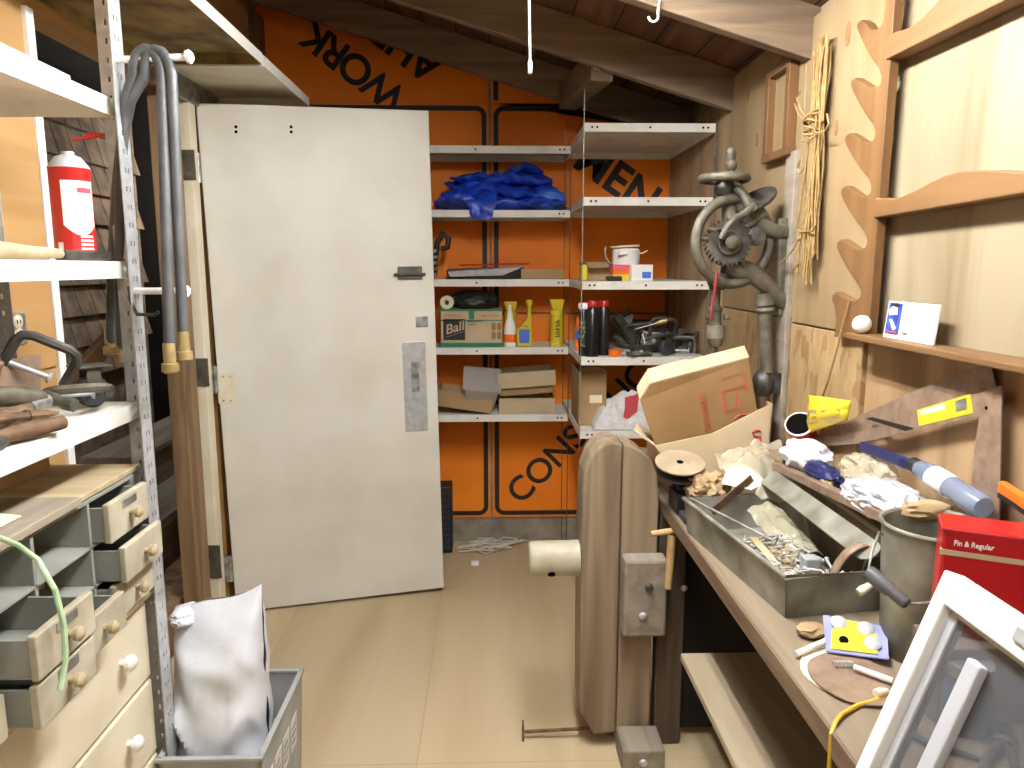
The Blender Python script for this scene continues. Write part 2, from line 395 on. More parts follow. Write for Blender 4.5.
# door opening: stud, casing, corner trim
struct('trim_4', MB().box(XL - .075, XL - .012, 2.74, 2.86, 0, 2.07), M['old_wood'], bevel=.004)
t5 = struct('trim_5', MB().box(XL - .042, XL + .014, 2.885, 2.945, .03, 2.07), M['cream'], bevel=.004)
for q0, q1 in ((1.77, 1.88), (.99, 1.10), (.20, .34)): build('hinge_leaf', MB().box(XL - .035, XL + .024, 2.880, 2.886, q0, q1), M['iron'], t5, bevel=.001)
struct('trim_6', MB().box(XL - .085, XL + .012, 1.925, 1.955, .0, 2.07), M['white'], bevel=.003)
struct('baseboard_back', MB().box(-1.1, XR - .02, YB - .03, YB, 0, .11), M['concrete'], bevel=.004)
# door leaf
hx, hy = -1.085, 2.975
ang = math.atan2(3.16 - 2.975, -.227 + 1.085)
door = struct('door_1', MB().box(0, .885, 0, .036, .016, 2.075), M['door'], bevel=.004)
door.location = (hx + .006, hy, -.010); door.rotation_euler = (0, -.016, ang)
tag(door, 'cream flush door standing open with bolt and metal pull plate')
def dpos(u, v):
    q = at(u, v, Y=3.06)
    for _ in range(6):
        s = (q.x - hx) / math.cos(ang); q = at(u, v, Y=hy + s * math.sin(ang))
    return (q.x - hx) / math.cos(ang), q.z
def dbox(name, u0, v0, u1, v1, t, m, bevel=.001):
    (s0, z0), (s1, z1) = dpos(u0, v1), dpos(u1, v0)
    return build(name, MB().box(s0, s1, -t, 0.001, z0, z1), m, door, bevel=bevel, local=True), s0, s1, z0, z1
pp = dbox('pull_plate', 407, 342, 428, 432, .004, M['zinc'])[0]
(s0, z0), (s1, z1) = dpos(414, 392), dpos(421, 362)
build('plate_slot', MB().box(s0, s1, -.0055, -.003, z0, z1), M['grey_steel'], pp, local=True)
dbox('strike_plate', 419, 317, 431, 328, .003, M['grey_steel'])
bl = dbox('slide_bolt', 402, 267, 426, 280, .008, M['iron'], .0015)
(s0, z0) = dpos(398, 275); (s1, _) = dpos(429, 275)
build('bolt_rod', MB().cyl((s0, -.013, z0), (s1, -.013, z0), .006, n=12).cyl((s0 + .03, -.013, z0), (s0 + .03, -.035, z0 - .004), .004, n=10), M['dark_iron'], bl[0], local=True, smooth=True)
cp = dbox('cover_plate', 221, 371, 237, 401, .003, M['cream'])
m_ = MB()
for u, v in ((226, 374), (233, 374), (226, 398), (233, 398)):
    s, z = dpos(u, v); m_.cyl((s, -.0045, z), (s, -.002, z), .004, n=10)
build('screw', m_, M['grey_steel'], cp[0], local=True)
for u, v in ((243, 125), (243, 130), (298, 126), (298, 131)):
    s, z = dpos(u, v); build('screw_hole', MB().cyl((s, -.0012, z), (s, .001, z), .006, n=12), M['hole'], door, local=True)
for z0 in (1.78, .96, .16):
    h = MB(); h.box(-.05, -.012, -.012, .0, z0, z0 + .11); h.cyl((-.008, -.006, z0), (-.008, -.006, z0 + .11), .009, n=12)
    build('hinge', h, M['grey_steel'], door, local=True, smooth=True)
# annex beyond the doorway
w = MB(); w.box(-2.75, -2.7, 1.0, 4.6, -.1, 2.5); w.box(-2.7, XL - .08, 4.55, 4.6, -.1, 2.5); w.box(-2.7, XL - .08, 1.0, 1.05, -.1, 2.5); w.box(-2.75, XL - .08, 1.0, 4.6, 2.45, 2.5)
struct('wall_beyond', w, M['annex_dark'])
struct('floor_beyond', MB().box(-2.75, XL - .08, 1.0, 4.6, -.1, -.02), M['grey_wood'])
w = MB()
for r in range(9):
    off = (r % 2) * .06
    for k in range(9):
        y0 = 2.95 + k * .125 + off
        w.add([(-1.86, y0, .95 + r * .14), (-1.86, y0 + .118, .95 + r * .14), (-1.90, y0 + .118, 1.10 + r * .14), (-1.90, y0, 1.10 + r * .14),
               (-1.92, y0, .95 + r * .14), (-1.92, y0 + .118, .95 + r * .14), (-1.92, y0 + .118, 1.10 + r * .14), (-1.92, y0, 1.10 + r * .14)],
              [(0,1,2,3),(7,6,5,4),(0,4,5,1),(1,5,6,2),(2,6,7,3),(3,7,4,0)])
w.box(-1.98, -1.92, 2.2, 4.2, -.02, 2.3)
one('shingle_wall', w, M['shingle'], 'dark weathered shingle siding seen beyond the doorway behind the rack', 'siding')['kind'] = 'structure'
st = thing('porch_steps', 'dim grey wooden steps rising beyond the open doorway', 'steps', (-1.5, 3.4, 0))
build('step', MB().box(-1.45, -1.21, 2.3, 4.3, 0, .17), M['old_wood'], st, bevel=.004)
build('step', MB().box(-1.62, -1.42, 2.9, 4.3, .0, .36).box(-1.64, -1.38, 2.9, 4.3, .36, .40), M['grey_wood'], st, bevel=.004)
build('step', MB().box(-1.84, -1.62, 3.3, 4.3, .0, .57).box(-1.86, -1.60, 3.3, 4.3, .57, .60), M['grey_wood'], st, bevel=.004)

pl_ = thing('annex_fill_lamp', 'added unseen fill lamp outside the doorway brightening the porch steps', 'lamp', (XL - .08, 4.25, 1.95))  # added fill light, hidden behind the wall, brightens steps and shingles
build('lamp_base', MB().lathe([(0, 0), (.05, 0), (.05, .012), (.02, .02), (.02, .06), (0, .06)], (XL - .0805, 4.25, 1.95), (-1, 0, 0)), M['white'], pl_, smooth=True)
build('bulb', MB().ball((XL - .17, 4.25, 1.95), .035, 3), M['bulb_annex_fill'], pl_, smooth=True)
build('hand_rail', MB().bar(at(40, 420, X=-1.72), at(118, 330, X=-1.72), .03, .09), M['pine'], st, bevel=.004)
# lamp (just above the frame; its pull cord hangs into view)
def lamp_fixture(label, pos, bulb):
    lamp = thing('fluorescent_lamp', label, 'lamp', pos, group='twin tube ceiling lamps')
    x, y, z = pos
    for dx in (-.045, .045):
        tb = build('lamp_tube', MB().lathe([(.0, 0), (.016, .001), (.016, 1.149), (0, 1.15)], (x + dx, y - .575, z), (0, 1, 0), n=16), bulb, lamp, smooth=True)
    hs = MB()
    hs.prism([(-.035, .018), (.035, .018), (.105, -.006), (.107, -.004), (.04, .036), (-.04, .036), (-.107, -.004), (-.105, -.006)], lambda a_, b_: (x + a_, y - .60, z + b_ + .012), lambda a_, b_: (x + a_, y + .60, z + b_ + .012))
    build('lamp_housing', hs, M['white'], lamp)
    for yy in (y - .59, y + .565): build('socket', MB().box(x - .065, x + .065, yy, yy + .025, z - .02, z + .032), M['white'], lamp, bevel=.003)
    build('mounting_board', MB().box(x - .03, x + .03, y - .55, y + .55, z + .046, roof_z(x + .03) - .15), M['rafter'], lamp)
    return lamp
lamp = lamp_fixture('twin tube ceiling lamp with a long white pull cord hanging into view', LAMP, M['bulb'])
lamp_fixture('added unseen twin tube fill lamp over the front of the room', FILL_LAMP, M['bulb_fill'])  # added fill fixture, never in view, lights the room from the front
x, y, z = LAMP
y -= .2
e = at(530, 60, Y=y); e0 = at(529, 0, Y=y)
build('pull_cord', MB().tube([(e0.x, y, z + .03), (e0.x, y, e0.z), (e.x, y, e.z)], .0022, 8), M['white'], lamp, smooth=True)
build('cord_end', MB().lathe([(.002, 0), (.004, -.004), (.0035, -.02), (0, -.022)], (e.x, y, e.z), n=12), M['white'], lamp, smooth=True)
# hook in the near rafter
h0 = at(658, 8, Y=2.15)
pts = [(h0.x + .004, 2.15, h0.z + .02), (h0.x, 2.15, h0.z - .01)] + [(h0.x - .012 + .013 * math.cos(a), 2.15, h0.z - .022 - .013 * math.sin(a)) for a in [i * PI / 8 for i in range(0, 9)]] 
one('cup_hook', MB().tube(pts, .0032, 8), M['white'], 'small white cup hook screwed into the near rafter', 'hook', smooth=True)

# ================================================================== ORANGE SIGNS ON THE BACK WALL
YS = YB - .010
def sign(label, x0, x1, z0, z1, sides='LRTB', zr=None, texts=()):
    t = thing('road_sign', label, 'sign', ((x0 + x1) / 2, YS, z0), group='orange road signs lining the back wall')
    t1 = z1 if zr is None else zr
    build('panel', MB().sheet([(x0, YS, z0), (x1, YS, z0), (x1, YS, t1), (x0, YS, z1)], (0, .009, 0)), M['orange'], t)
    b = MB(); i, wd_, r = .011, .024, .05; ya, yb = YS - .0012, YS + .001
    a0, a1, c0, c1 = x0 + i, x1 - i, z0 + i, z1 - i
    def q(X0, X1, Z0, Z1): b.box(X0, X1, ya, yb, Z0, Z1)
    l, rr, tp, bt = [k in sides for k in 'LRTB']
    if l: q(a0, a0 + wd_, c0 + (r if bt else 0), c1 - (r if tp else 0))
    if rr: q(a1 - wd_, a1, c0 + (r if bt else 0), c1 - (r if tp else 0))
    if tp: q(a0 + (r if l else -i), a1 - (r if rr else -i), c1 - wd_, c1)
    if bt: q(a0 + (r if l else -i), a1 - (r if rr else -i), c0, c0 + wd_)
    for on, cx, cz, s in ((l and bt, a0 + r, c0 + r, PI), (rr and bt, a1 - r, c0 + r, 1.5 * PI), (l and tp, a0 + r, c1 - r, .5 * PI), (rr and tp, a1 - r, c1 - r, 0)):
        if not on: continue
        n = 6
        for k in range(n):
            A, B = s + k * PI / 2 / n, s + (k + 1) * PI / 2 / n
            b.sheet([(cx + R_ * math.cos(T), ya, cz + R_ * math.sin(T)) for R_, T in ((r, A), (r, B), (r - wd_, B), (r - wd_, A))], (0, .002, 0))
    if b.v: build('border', b, M['sign_black'], t)
    for body, size, u, v, deg, al, bold, sp in texts:
        p = at(u, v, Y=YS - .001)
        words('lettering', body, size, p, RX @ rz(math.radians(deg)), M['sign_black'], t, .0006, bold, 1, al, sp=sp)
    return t
xs = [at(270, 300, Y=YS).x, at(489.5, 300, Y=YS).x, at(492, 300, Y=YS).x, XR - .015]
zs = [at(490, 517, Y=YS).z, at(490, 314.5, Y=YS).z, at(490, 312.5, Y=YS).z, at(490, 103.5, Y=YS).z, at(490, 103, Y=YS).z]
sign('orange sign above the cream door with an upside-down WORK', xs[0], xs[1], zs[4], roof_z(xs[0]) - .05, '', roof_z(xs[1]) - .05,
     [('WORK', .195, 354, 66, 143, 'CENTER', .022, .86), ('AHEAD', .195, 436, 72, 143, 'LEFT', .022, .9)])
sign('orange sign in shadow under the roof at the right corner', xs[2], xs[3], zs[4], roof_z(xs[2]) - .05, 'L', roof_z(xs[3]) - .05)
sign('orange sign behind the upper shelves beside the door edge', xs[0], xs[1], zs[2], zs[3], 'LRT')
sign('orange sign behind the right shelves reading MEN on a slant', xs[2], xs[3], zs[2], zs[3], 'LT',
     None, [('MEN', .225, 617, 180, -34, 'CENTER', .026, 1.0)])
sign('orange sign low behind the door edge with a rounded black corner', xs[0], xs[1], zs[0], zs[1], 'LRB')
sign('orange sign low in the right corner with CONS rising on a slant', xs[2], xs[3], zs[0], zs[1], 'LB',
     None, [('CONSTRUC', .185, 513, 498, 45, 'LEFT', .014, .98)])

# ================================================================== STEEL SHELVING
def pan(mb, x0, x1, y0, y1, z, lip=.033, t=.003):
    mb.box(x0, x1, y0, y1, z - t, z)
    mb.box(x0, x1, y0, y0 + t, z - lip, z - t); mb.box(x0, x1, y1 - t, y1, z - lip, z - t)
    mb.box(x0, x0 + t, y0 + t, y1 - t, z - lip, z - t); mb.box(x1 - t, x1, y0 + t, y1 - t, z - lip, z - t)
    mb.box(x0 + t, x1 - t, y0 + t, y0 + .014, z - lip, z - lip + t)
    return mb
def shelf_holes(sh, x0, x1, y, z):
    h = MB()
    for x in (x0 + .03, x0 + .05, (x0 + x1) / 2, x1 - .05, x1 - .03): h.cyl((x, y - .0008, z), (x, y + .001, z), .0045, n=10)
    build('screw_hole', h, M['hole'], sh)
LS = [1.996, 1.710, 1.393, 1.072, .746]           # left unit shelf tops
RS = [2.012, 1.727, 1.392, 1.080, .768]           # right unit shelf tops
lx0, lx1, ly0, ly1 = -.50, .372, 3.50, 3.79
u1 = thing('shelving_unit', 'white steel shelving at the back behind the open door holding a blue tarp', 'shelving', ((lx0 + lx1) / 2, ly1, 0))
for z in LS: s_ = build('shelf', pan(MB(), lx0, lx1, ly0, ly1, z), M['white_steel'], u1); shelf_holes(s_, lx0, lx1, ly0, z - .016)
for x, y in ((lx0 - .003, ly1), (lx1 + .001, ly1 - .02), (lx1 + .001, ly0 + .004), (lx0 - .003, ly0 + .004)):
    build('post', MB().box(x, x + .0025, y, y + .014, 0, 2.0), M['dark_iron'], u1)
rx0, rx1, ry0, ry1 = .372, .898, 3.035, 3.79
u2 = thing('shelving_unit', 'deeper white steel shelving in the right corner with tools and bottles', 'shelving', ((rx0 + rx1) / 2, ry1, 0))
for i, z in enumerate(RS):
    a0 = rx0 + .004
    s_ = build('shelf', pan(MB(), a0, rx1, ry0, ry1, z), M['white_steel'], u2); shelf_holes(s_, a0, rx1, ry0, z - .016)
for x, y in ((rx0 + .001, ry0 + .002), (rx1, ry0 + .002), (rx0 + .001, ry1 - .012), (rx1, ry1 - .012)):
    build('post', MB().box(x, x + .0025, y, y + .010, 0, 2.16 if x < .5 else 2.0), M['grey_steel'], u2)

# ------------------------------------------------------------------ small builders
def open_box(mb, x0, x1, y0, y1, z0, z1, t=.004, M_=None):
    mb.box(x0, x1, y0, y1, z0, z0 + t, M_)
    mb.box(x0, x1, y0, y0 + t, z0 + t, z1, M_); mb.box(x0, x1, y1 - t, y1, z0 + t, z1, M_)
    mb.box(x0, x0 + t, y0 + t, y1 - t, z0 + t, z1, M_); mb.box(x1 - t, x1, y0 + t, y1 - t, z0 + t, z1, M_)
    return mb
def bottle(name, label, loc, prof, m, cap=None, capm=None, lab=None, labm=None, n=24, squash=1.0, cat='bottle', group=None):
    t = thing(name, label, cat, loc, (0, 0, 0), group)
    def sq(mb): mb.v = [(a, b * squash, c) for a, b, c in mb.v]; return mb
    build('body', sq(MB().lathe(prof, (0, 0, 0), n=n)), m, t, smooth=True, local=True)
    if cap: build('cap', sq(MB().lathe(cap, (0, 0, 0), n=n)), capm, t, smooth=True, local=True)
    if lab:
        r, z0, z1 = lab; build('label', sq(MB().lathe([(r - .001, z0), (r, z0), (r, z1), (r - .001, z1)], (0, 0, 0), n=n)), labm, t, smooth=True, local=True)
    return t
# ------------------------------------------------------------------ blue tarp on the second shelf
z0 = LS[1]
t = MB()
def fold(x0, x1, y0, y1, z, h, seed, tilt=0.0):
    """one folded layer: a flattened wavy tube of sheet with crinkles"""
    def fn(u, v):
        a = 2 * PI * v
        x = x0 + (x1 - x0) * u
        w_ = (y1 - y0) / 2 * (1 + .12 * math.sin(7 * u + seed))
        y = (y0 + y1) / 2 + w_ * math.cos(a)
        k = noise.noise(Vector((x * 9, y * 9 + seed, seed * 2.1))); k2 = noise.noise(Vector((x * 26, y * 20 + seed, seed)))
        zz = z + h / 2 + h / 2 * math.sin(a) * (1 + .6 * k) + tilt * (u - .5) + .026 * k + .018 * k2 + .012 * math.sin(u * 9 + seed)
        e = min(u, 1 - u) * 9
        if e < 1: zz = z + h / 2 + (zz - z - h / 2) * (.35 + .65 * e)
        return (x + .03 * k, min(y, 3.785), max(zz, z0 + .002))
    t.grid(fn, 46, 26)
fold(-.255, .36, 3.50, 3.76, z0, .07, 1.0)
fold(-.225, .31, 3.52, 3.77, z0 + .055, .06, 4.2, .02)
fold(-.20, .29, 3.53, 3.77, z0 + .105, .055, 8.8, .04)
fold(-.16, .25, 3.54, 3.77, z0 + .145, .045, 13.1, .07)
def flap(u, v):
    x = -.16 + .20 * u + .05 * v; q = v * .17
    y = 3.56 - .075 * min(1, v * 1.8); zz = z0 + .09 - max(0, q - .03) * .95
    k = noise.noise(Vector((x * 22, v * 5, 3.3)))
    taper = 1 - .55 * v
    return (-.06 + (x + .06) * taper + .01 * k, y + .012 * k - .004, zz + .01 * k)
t.grid(flap, 14, 14)
tarp = one('tarp', t, M['blue'], 'crumpled bright blue tarp folded on the white shelf, one corner hanging over', 'tarp', smooth=True)
p = at(545, 205, Y=3.52)
build('corner_fold', MB().crumple((p.x + .02, 3.57, z0 + .055), (.085, .07, .052), 3, .2, 1.3, 4, z0 + .002), M['blue_pale'], tarp, smooth=True)
# ------------------------------------------------------------------ third shelf, left unit
z0 = LS[2]
p = at(437, 240, Y=3.6)
pts = [(p.x - .015, 3.6, z0 + .012), (p.x - .01, 3.6, z0 + .09), (p.x, 3.6, z0 + .17), (p.x + .03, 3.6, z0 + .215), (p.x + .055, 3.6, z0 + .19), (p.x + .05, 3.6, z0 + .15), (p.x + .02, 3.6, z0 + .14)]
hk = one('pipe_bend', MB().tube(pts, .014, 10), M['black'], 'curved black rubber pipe standing on the shelf against the door edge', 'pipe', smooth=True)
m_ = MB()
for i in range(5): m_.lathe([(.008, 0), (.014, .006), (.014, .014), (.008, .02)], (p.x - .012 + .003 * (i % 2), 3.575, z0 + .01 + .028 * i), n=12)
build('fitting', m_, M['grey_steel'], hk, smooth=True)
a, b = at(448, 276, Y=3.54), at(524, 270, Y=3.54)
d = thing('parts_tray', 'shallow black tray with a silver front and red rim on the shelf', 'tray', (a.x, 3.54, z0))
build('tray_body', MB().add([(a.x, 3.53, z0 + .002), (b.x - .02, 3.53, z0 + .002), (b.x - .02, 3.74, z0 + .002), (a.x, 3.74, z0 + .002), (a.x - .008, 3.52, z0 + .042), (b.x, 3.515, z0 + .06), (b.x, 3.75, z0 + .06), (a.x - .008, 3.75, z0 + .05)],
      [(0,3,2,1),(0,1,5,4),(1,2,6,5),(2,3,7,6),(3,0,4,7),(4,5,6,7)]), M['black_gloss'], d, bevel=.003)
build('front_strip', MB().sheet([(a.x + .01, 3.519, z0 + .012), (b.x - .1, 3.519, z0 + .018), (b.x - .015, 3.512, z0 + .054), (a.x, 3.516, z0 + .036)], (0, -.003, 0)), M['zinc'], d)
build('rim', MB().bar((a.x + .05, 3.70, z0 + .066), (b.x + .03, 3.66, z0 + .073), .05, .008), M['red'], d, bevel=.002)
a, b = at(521, 279, Y=3.52), at(564, 266, Y=3.52)
one('cardboard_strip', open_box(MB(), a.x, b.x, 3.515, 3.66, z0 + .001, z0 + .048, .004), M['card'], 'flat tan cardboard box lid on the shelf below the tarp', 'box', bevel=.001)
# ------------------------------------------------------------------ fourth shelf, left unit
z0 = LS[3]
a, b = at(441, 347, Y=3.51), at(502, 309, Y=3.51)
jb = thing('jar_carton', 'tan and green carton of jars with black logo panel on the shelf', 'box', ((a.x + b.x) / 2, 3.6, z0))
bz = b.z - .004; h = bz - z0
build('carton', MB().box(a.x, b.x, 3.51, 3.72, z0 + .001, bz), M['card_pale'], jb, bevel=.003)
yb_ = 3.5092
build('green_band', MB().box(a.x - .0006, b.x + .0006, yb_, 3.52, z0 + .0015, z0 + .022).box((a.x + b.x) / 2 - .012, (a.x + b.x) / 2 + .014, yb_, 3.52, bz - .045, bz - .004).box(a.x - .0006, b.x + .0006, yb_ , 3.52, bz - .052, bz - .047).box(a.x - .0006, b.x+.0006, yb_, 3.52, bz - .006, bz + .0006), M['green'], jb)
lp = build('logo_panel', MB().box(a.x + .012, a.x + .115, yb_, 3.52, z0 + .035, z0 + .135), M['black'], jb)
words('lettering', 'Ball', .062, (a.x + .063, yb_ - .0006, z0 + .092), RX @ rz(.28), M['card_pale'], jb, .0004, .012, 1.05, shear=.3)
build('underline', MB().bar((a.x + .02, yb_ - .0006, z0 + .048), (a.x + .108, yb_ - .0006, z0 + .075), .001, .007, (0, 1, 0)), M['card_pale'], jb)
print_marks('print', .085, .012, 10, (a.x + .06, yb_ - .0004, bz - .027), RX, M['red_print'], jb, seed=2)
print_marks('print', .085, .012, 10, (b.x - .055, yb_ - .0004, bz - .027), RX, M['red_print'], jb, seed=3)
print_marks('print', .075, .010, 9, (a.x + .165, yb_ - .0004, z0 + .125), RX, M['sign_black'], jb, seed=4); print_marks('print', .04, .010, 5, (a.x + .15, yb_ - .0004, z0 + .108), RX, M['sign_black'], jb, seed=5)
m_ = MB()
for k in range(2):
    for j in range(2):
        x_ = b.x - .05 + k * .026; zz = z0 + .04 + j * .042
        m_.box(x_, x_ + .02, yb_ - .0005, yb_ + .002, zz, zz + .03).box(x_ + .003, x_ + .017, yb_ - .0005, yb_ + .002, zz + .031, zz + .036)
build('jar_print', m_, M['card_dark'], jb)
c = at(472, 300, Y=3.6)
one('tool_pouch', MB().crumple((c.x + .01, 3.615, bz + .04), (.12, .08, .048), 11, .25, 1.4, 4, bz + .001), M['black'], 'limp black pouch lying on top of the carton of jars', 'pouch', smooth=True)
c = at(449, 304, Y=3.57)
one('tape_roll', MB().lathe([(.012, -.014), (.032, -.014), (.032, .014), (.012, .014), (.012, -.014)], (a.x + .03, 3.56, bz + .033), (0.15, 1, 0), n=24), M['paper'], 'pale roll of tape standing on the carton of jars', 'tape', smooth=True)
sp = [(0, 0), (.026, .0), (.029, .006), (.029, .085), (.022, .115), (.013, .135), (.012, .16), (0, .161)]
c = at(510, 346, Y=3.54)
bottle('squeeze_bottle', 'white bottle with orange label beside the carton of jars', (c.x, 3.545, z0), sp, M['white'], [(.008, .16), (.010, .162), (.006, .2), (0, .201)], M['white'], (.0295, .022, .06), M['orange_plastic'], squash=.75)
c = at(524, 346, Y=3.54)
t = thing('cleaner_bottle', 'yellow bottle with slanting neck and blue label on the shelf', 'bottle', (c.x, 3.545, z0), (0, 0, 0))
m_ = MB(); pr = [(-.036, 0), (.036, 0), (.038, .01), (.038, .15), (.034, .155), (.034, .2), (.016, .2), (.016, .155), (.012, .135), (-.03, .09), (-.037, .08)]
m_.prism(pr, lambda a_, b_: (a_, -.022, b_), lambda a_, b_: (a_, .022, b_)); build('body', m_, M['yellow'], t, bevel=.008, seg=3, local=True, smooth=True)
build('cap', MB().lathe([(.015, .198), (.017, .2), (.016, .222), (0, .224)], (.024, 0, 0)), M['yellow'], t, local=True, smooth=True)
build('label', MB().box(-.024, .026, -.0232, -.02, .018, .085), M['label_blue'], t, local=True, bevel=.002)
print_marks('print', .04, .010, 4, (0, -.0224, .1), RX, M['red'], t, local=True, seed=6)
def aerosol(label, x, y, z, r, h, lab_txt, group=None):
    t = thing('spray_can', label, 'can', (x, y, z), (0, 0, 0), group)
    build('can_body', MB().lathe([(0, 0), (r, 0), (r + .001, .004), (r, .008), (r, h * .74), (r * .8, h * .78), (0, h * .79)], (0, 0, 0)), M['yellow'], t, smooth=True, local=True)
    build('trigger_cap', MB().add([(-r * .8, -r * .8, h * .77), (r * .8, -r * .8, h * .77), (r * .8, r * .8, h * .77), (-r * .8, r * .8, h * .77), (-r * 1.15, -r, h), (r * 1.1, -r, h), (r * 1.1, r, h), (-r * 1.15, r, h)],
          [(0,3,2,1),(4,5,6,7),(0,1,5,4),(1,2,6,5),(2,3,7,6),(3,0,4,7)]), M['yellow'], t, local=True, bevel=.006)
    if lab_txt:
        print_marks('print', .085, .022, 5, (0, -r - .0010, h * .4), RX @ rz(PI / 2), M['black'], t, local=True, seed=7)
        build('label', MB().lathe([(r, h * .1), (r + .0006, h * .1), (r + .0006, h * .7), (r, h * .7)], (0, 0, 0)), M['yellow'], t, smooth=True, local=True)
    return t
c = at(511, 346, Y=3.62); aerosol('yellow spray can with square cap standing behind the white bottle', c.x, 3.68, z0, .03, .21, None)
c = at(557, 347, Y=3.53); aerosol('yellow spray can with square cap and black lettering near the shelf end', c.x, 3.55, z0, .031, .225, 'CRC')
# ------------------------------------------------------------------ lowest shelf, left unit
z0 = LS[4]
t = thing('cardboard_box', 'tan cardboard box lid tilted against the door edge under a clear tub', 'box', (-.12, 3.58, z0), (0, math.radians(9), 0))
build('tray_body', open_box(MB(), -.145, .12, -.07, .13, .022, .102, .004), M['card'], t, local=True, bevel=.001)
t = thing('storage_tub', 'clear plastic tub tipped forward on the cardboard lid', 'tub', (-.06, 3.63, z0 + .02), (math.radians(28), math.radians(6), .05))
m_ = MB()
def ring(x, y, z, r=.015, n=4):
    pts = []
    for sx, sy, a0 in ((1, 1, 0), (-1, 1, PI/2), (-1, -1, PI), (1, -1, 1.5*PI)):
        for k in range(n + 1): a_ = a0 + k * PI / 2 / n; pts.append((sx * (x - r) + r * math.cos(a_), sy * (y - r) + r * math.sin(a_), z))
    return pts
rings = [ring(.07, .075, .04), ring(.085, .09, .16), ring(.092, .097, .161), ring(.092, .097, .169)]
n_ = len(rings[0])
for k in range(3): m_.add(rings[k] + rings[k + 1], [(i, (i+1) % n_, n_ + (i+1) % n_, n_ + i) for i in range(n_)])
m_.add(rings[0], [tuple(range(n_))[::-1]]); m_.add(rings[3], [tuple(range(n_))])
build('tub_body', m_, M['clear_plastic'], t, local=True, smooth=True)
build('label', MB().box(-.05, .045, -.0805, -.078, .05, .075), M['paper'], t, local=True)
a, b = at(499, 413, Y=3.53), at(555, 395, Y=3.53)
one('carton_tray', open_box(MB(), a.x, b.x, 3.53, 3.72, z0 + .001, z0 + .075, .004), M['card_pale'], 'shallow pale carton tray resting on the shelf under the tilted tray', 'box', bevel=.001)
t = thing('carton_tray', 'pale carton tray tilted on top of another beside the clear tub', 'box', ((a.x + b.x) / 2, 3.55, z0 + .079), (0, math.radians(-4), 0))
hw = (b.x - a.x) / 2
build('tray_body', open_box(MB(), -hw + .008, hw - .008, .0, .18, .012, .055, .004), M['card'], t, local=True, bevel=.001)
build('lid', open_box(MB(), -hw - .002, hw + .008, -.02, .19, .05, .125, .003), M['card_pale'], t, local=True, bevel=.001)
c = at(434, 385, Y=3.6)
t = thing('storage_bin', 'grey bin with pink rim mostly hidden by the door edge', 'bin', (c.x - .03, 3.66, z0))
build('bin_body', MB().lathe([(0, .001), (.045, .001), (.055, .13), (.05, .13), (.042, .008), (0, .008)], (c.x - .03, 3.68, z0)), M['drawer_side'], t, smooth=True)
build('rim', MB().lathe([(.051, .125), (.058, .127), (.058, .138), (.051, .14), (.05, .13)], (c.x - .03, 3.68, z0)), M['pink'], t, smooth=True)
# ------------------------------------------------------------------ right unit, middle shelf (1.38)
z0 = RS[2]
a, b = at(572, 278, Y=3.16), at(578, 262, Y=3.16)
one('sponge', MB().box(.380, .405, 3.10, 3.2, z0 + .001, z0 + .068), M['yellow'], 'yellow block sponge on end at the left end of the deeper shelf', 'sponge', bevel=.006)
a, b = at(582, 279, Y=3.2), at(611, 262, Y=3.2)
t = thing('paper_carton', 'open brown cardboard carton behind the rainbow striped packet', 'box', ((a.x + b.x) / 2, 3.3, z0))
build('carton', open_box(MB(), .408, b.x + .01, 3.22, 3.42, z0 + .001, z0 + .078, .004), M['card'], t, bevel=.001)
build('flap', MB().sheet([(.41, 3.22, z0 + .077), (b.x, 3.22, z0 + .077), (b.x - .012, 3.17, z0 + .055), (.42, 3.17, z0 + .052)], (0, -.001, .003)), M['card'], t)
a, b = at(613, 278, Y=3.12), at(631, 263, Y=3.12)
t = thing('striped_packet', 'small packet in pink, orange and yellow stripes under the white dispenser', 'box', ((a.x + b.x) / 2, 3.15, z0))
hh = .066
for k, (cn, q0, q1) in enumerate((('yellow', 0, .4), ('orange_plastic', .4, .7), ('pink', .7, 1.0))):
    build('stripe', MB().box(a.x, b.x, 3.125, 3.21, z0 + .001 + hh * q0, z0 + .001 + hh * q1), M[cn], t)
c = at(622, 250, Y=3.2)
t = thing('white_tub', 'white round tub with loose lid perched on the striped packet', 'tub', (c.x, 3.2, z0 + hh))
zt = z0 + hh + .002
build('drum', MB().lathe([(0, 0), (.055, 0), (.058, .01), (.058, .06), (.05, .068), (0, .068)], (c.x + .018, 3.2, zt), n=28), M['white'], t, smooth=True)
build('lid', MB().lathe([(0, 0), (.062, 0), (.062, .007), (0, .009)], (c.x + .012, 3.2, zt + .073), (-.06, 0, 1), n=28), M['paper'], t, smooth=True)
build('handle', MB().bar((c.x - .03, 3.135, zt + .045), (c.x + .012, 3.135, zt + .047), .012, .014), M['white'], t, bevel=.004)
def pl(u, v): a_ = -.6 + 2.6 * u; return (c.x - .03 - .045 * math.sin(a_), 3.17 + .05 * v, zt + .055 - .055 * math.cos(a_))
build('paper_strip', MB().grid(pl, 12, 2), M['paper'], t, smooth=True, solid=.001)
build('wire', MB().tube([(c.x + .06, 3.19, zt + .045), (c.x + .085, 3.18, zt + .048), (c.x + .105, 3.17, zt + .06)], .0025, 8), M['paper'], t, smooth=True)
a, b = at(631, 279, Y=3.08), at(653, 264, Y=3.08)
t = thing('white_carton', 'small white box with a pale blue panel at the shelf front', 'box', ((a.x + b.x) / 2, 3.1, z0))
build('carton', MB().box(a.x, b.x, 3.075, 3.15, z0 + .001, z0 + .068), M['white'], t, bevel=.002)
build('blue_panel', MB().box(a.x + .045, b.x - .008, 3.0742, 3.08, z0 + .012, z0 + .038), M['label_blue'], t)
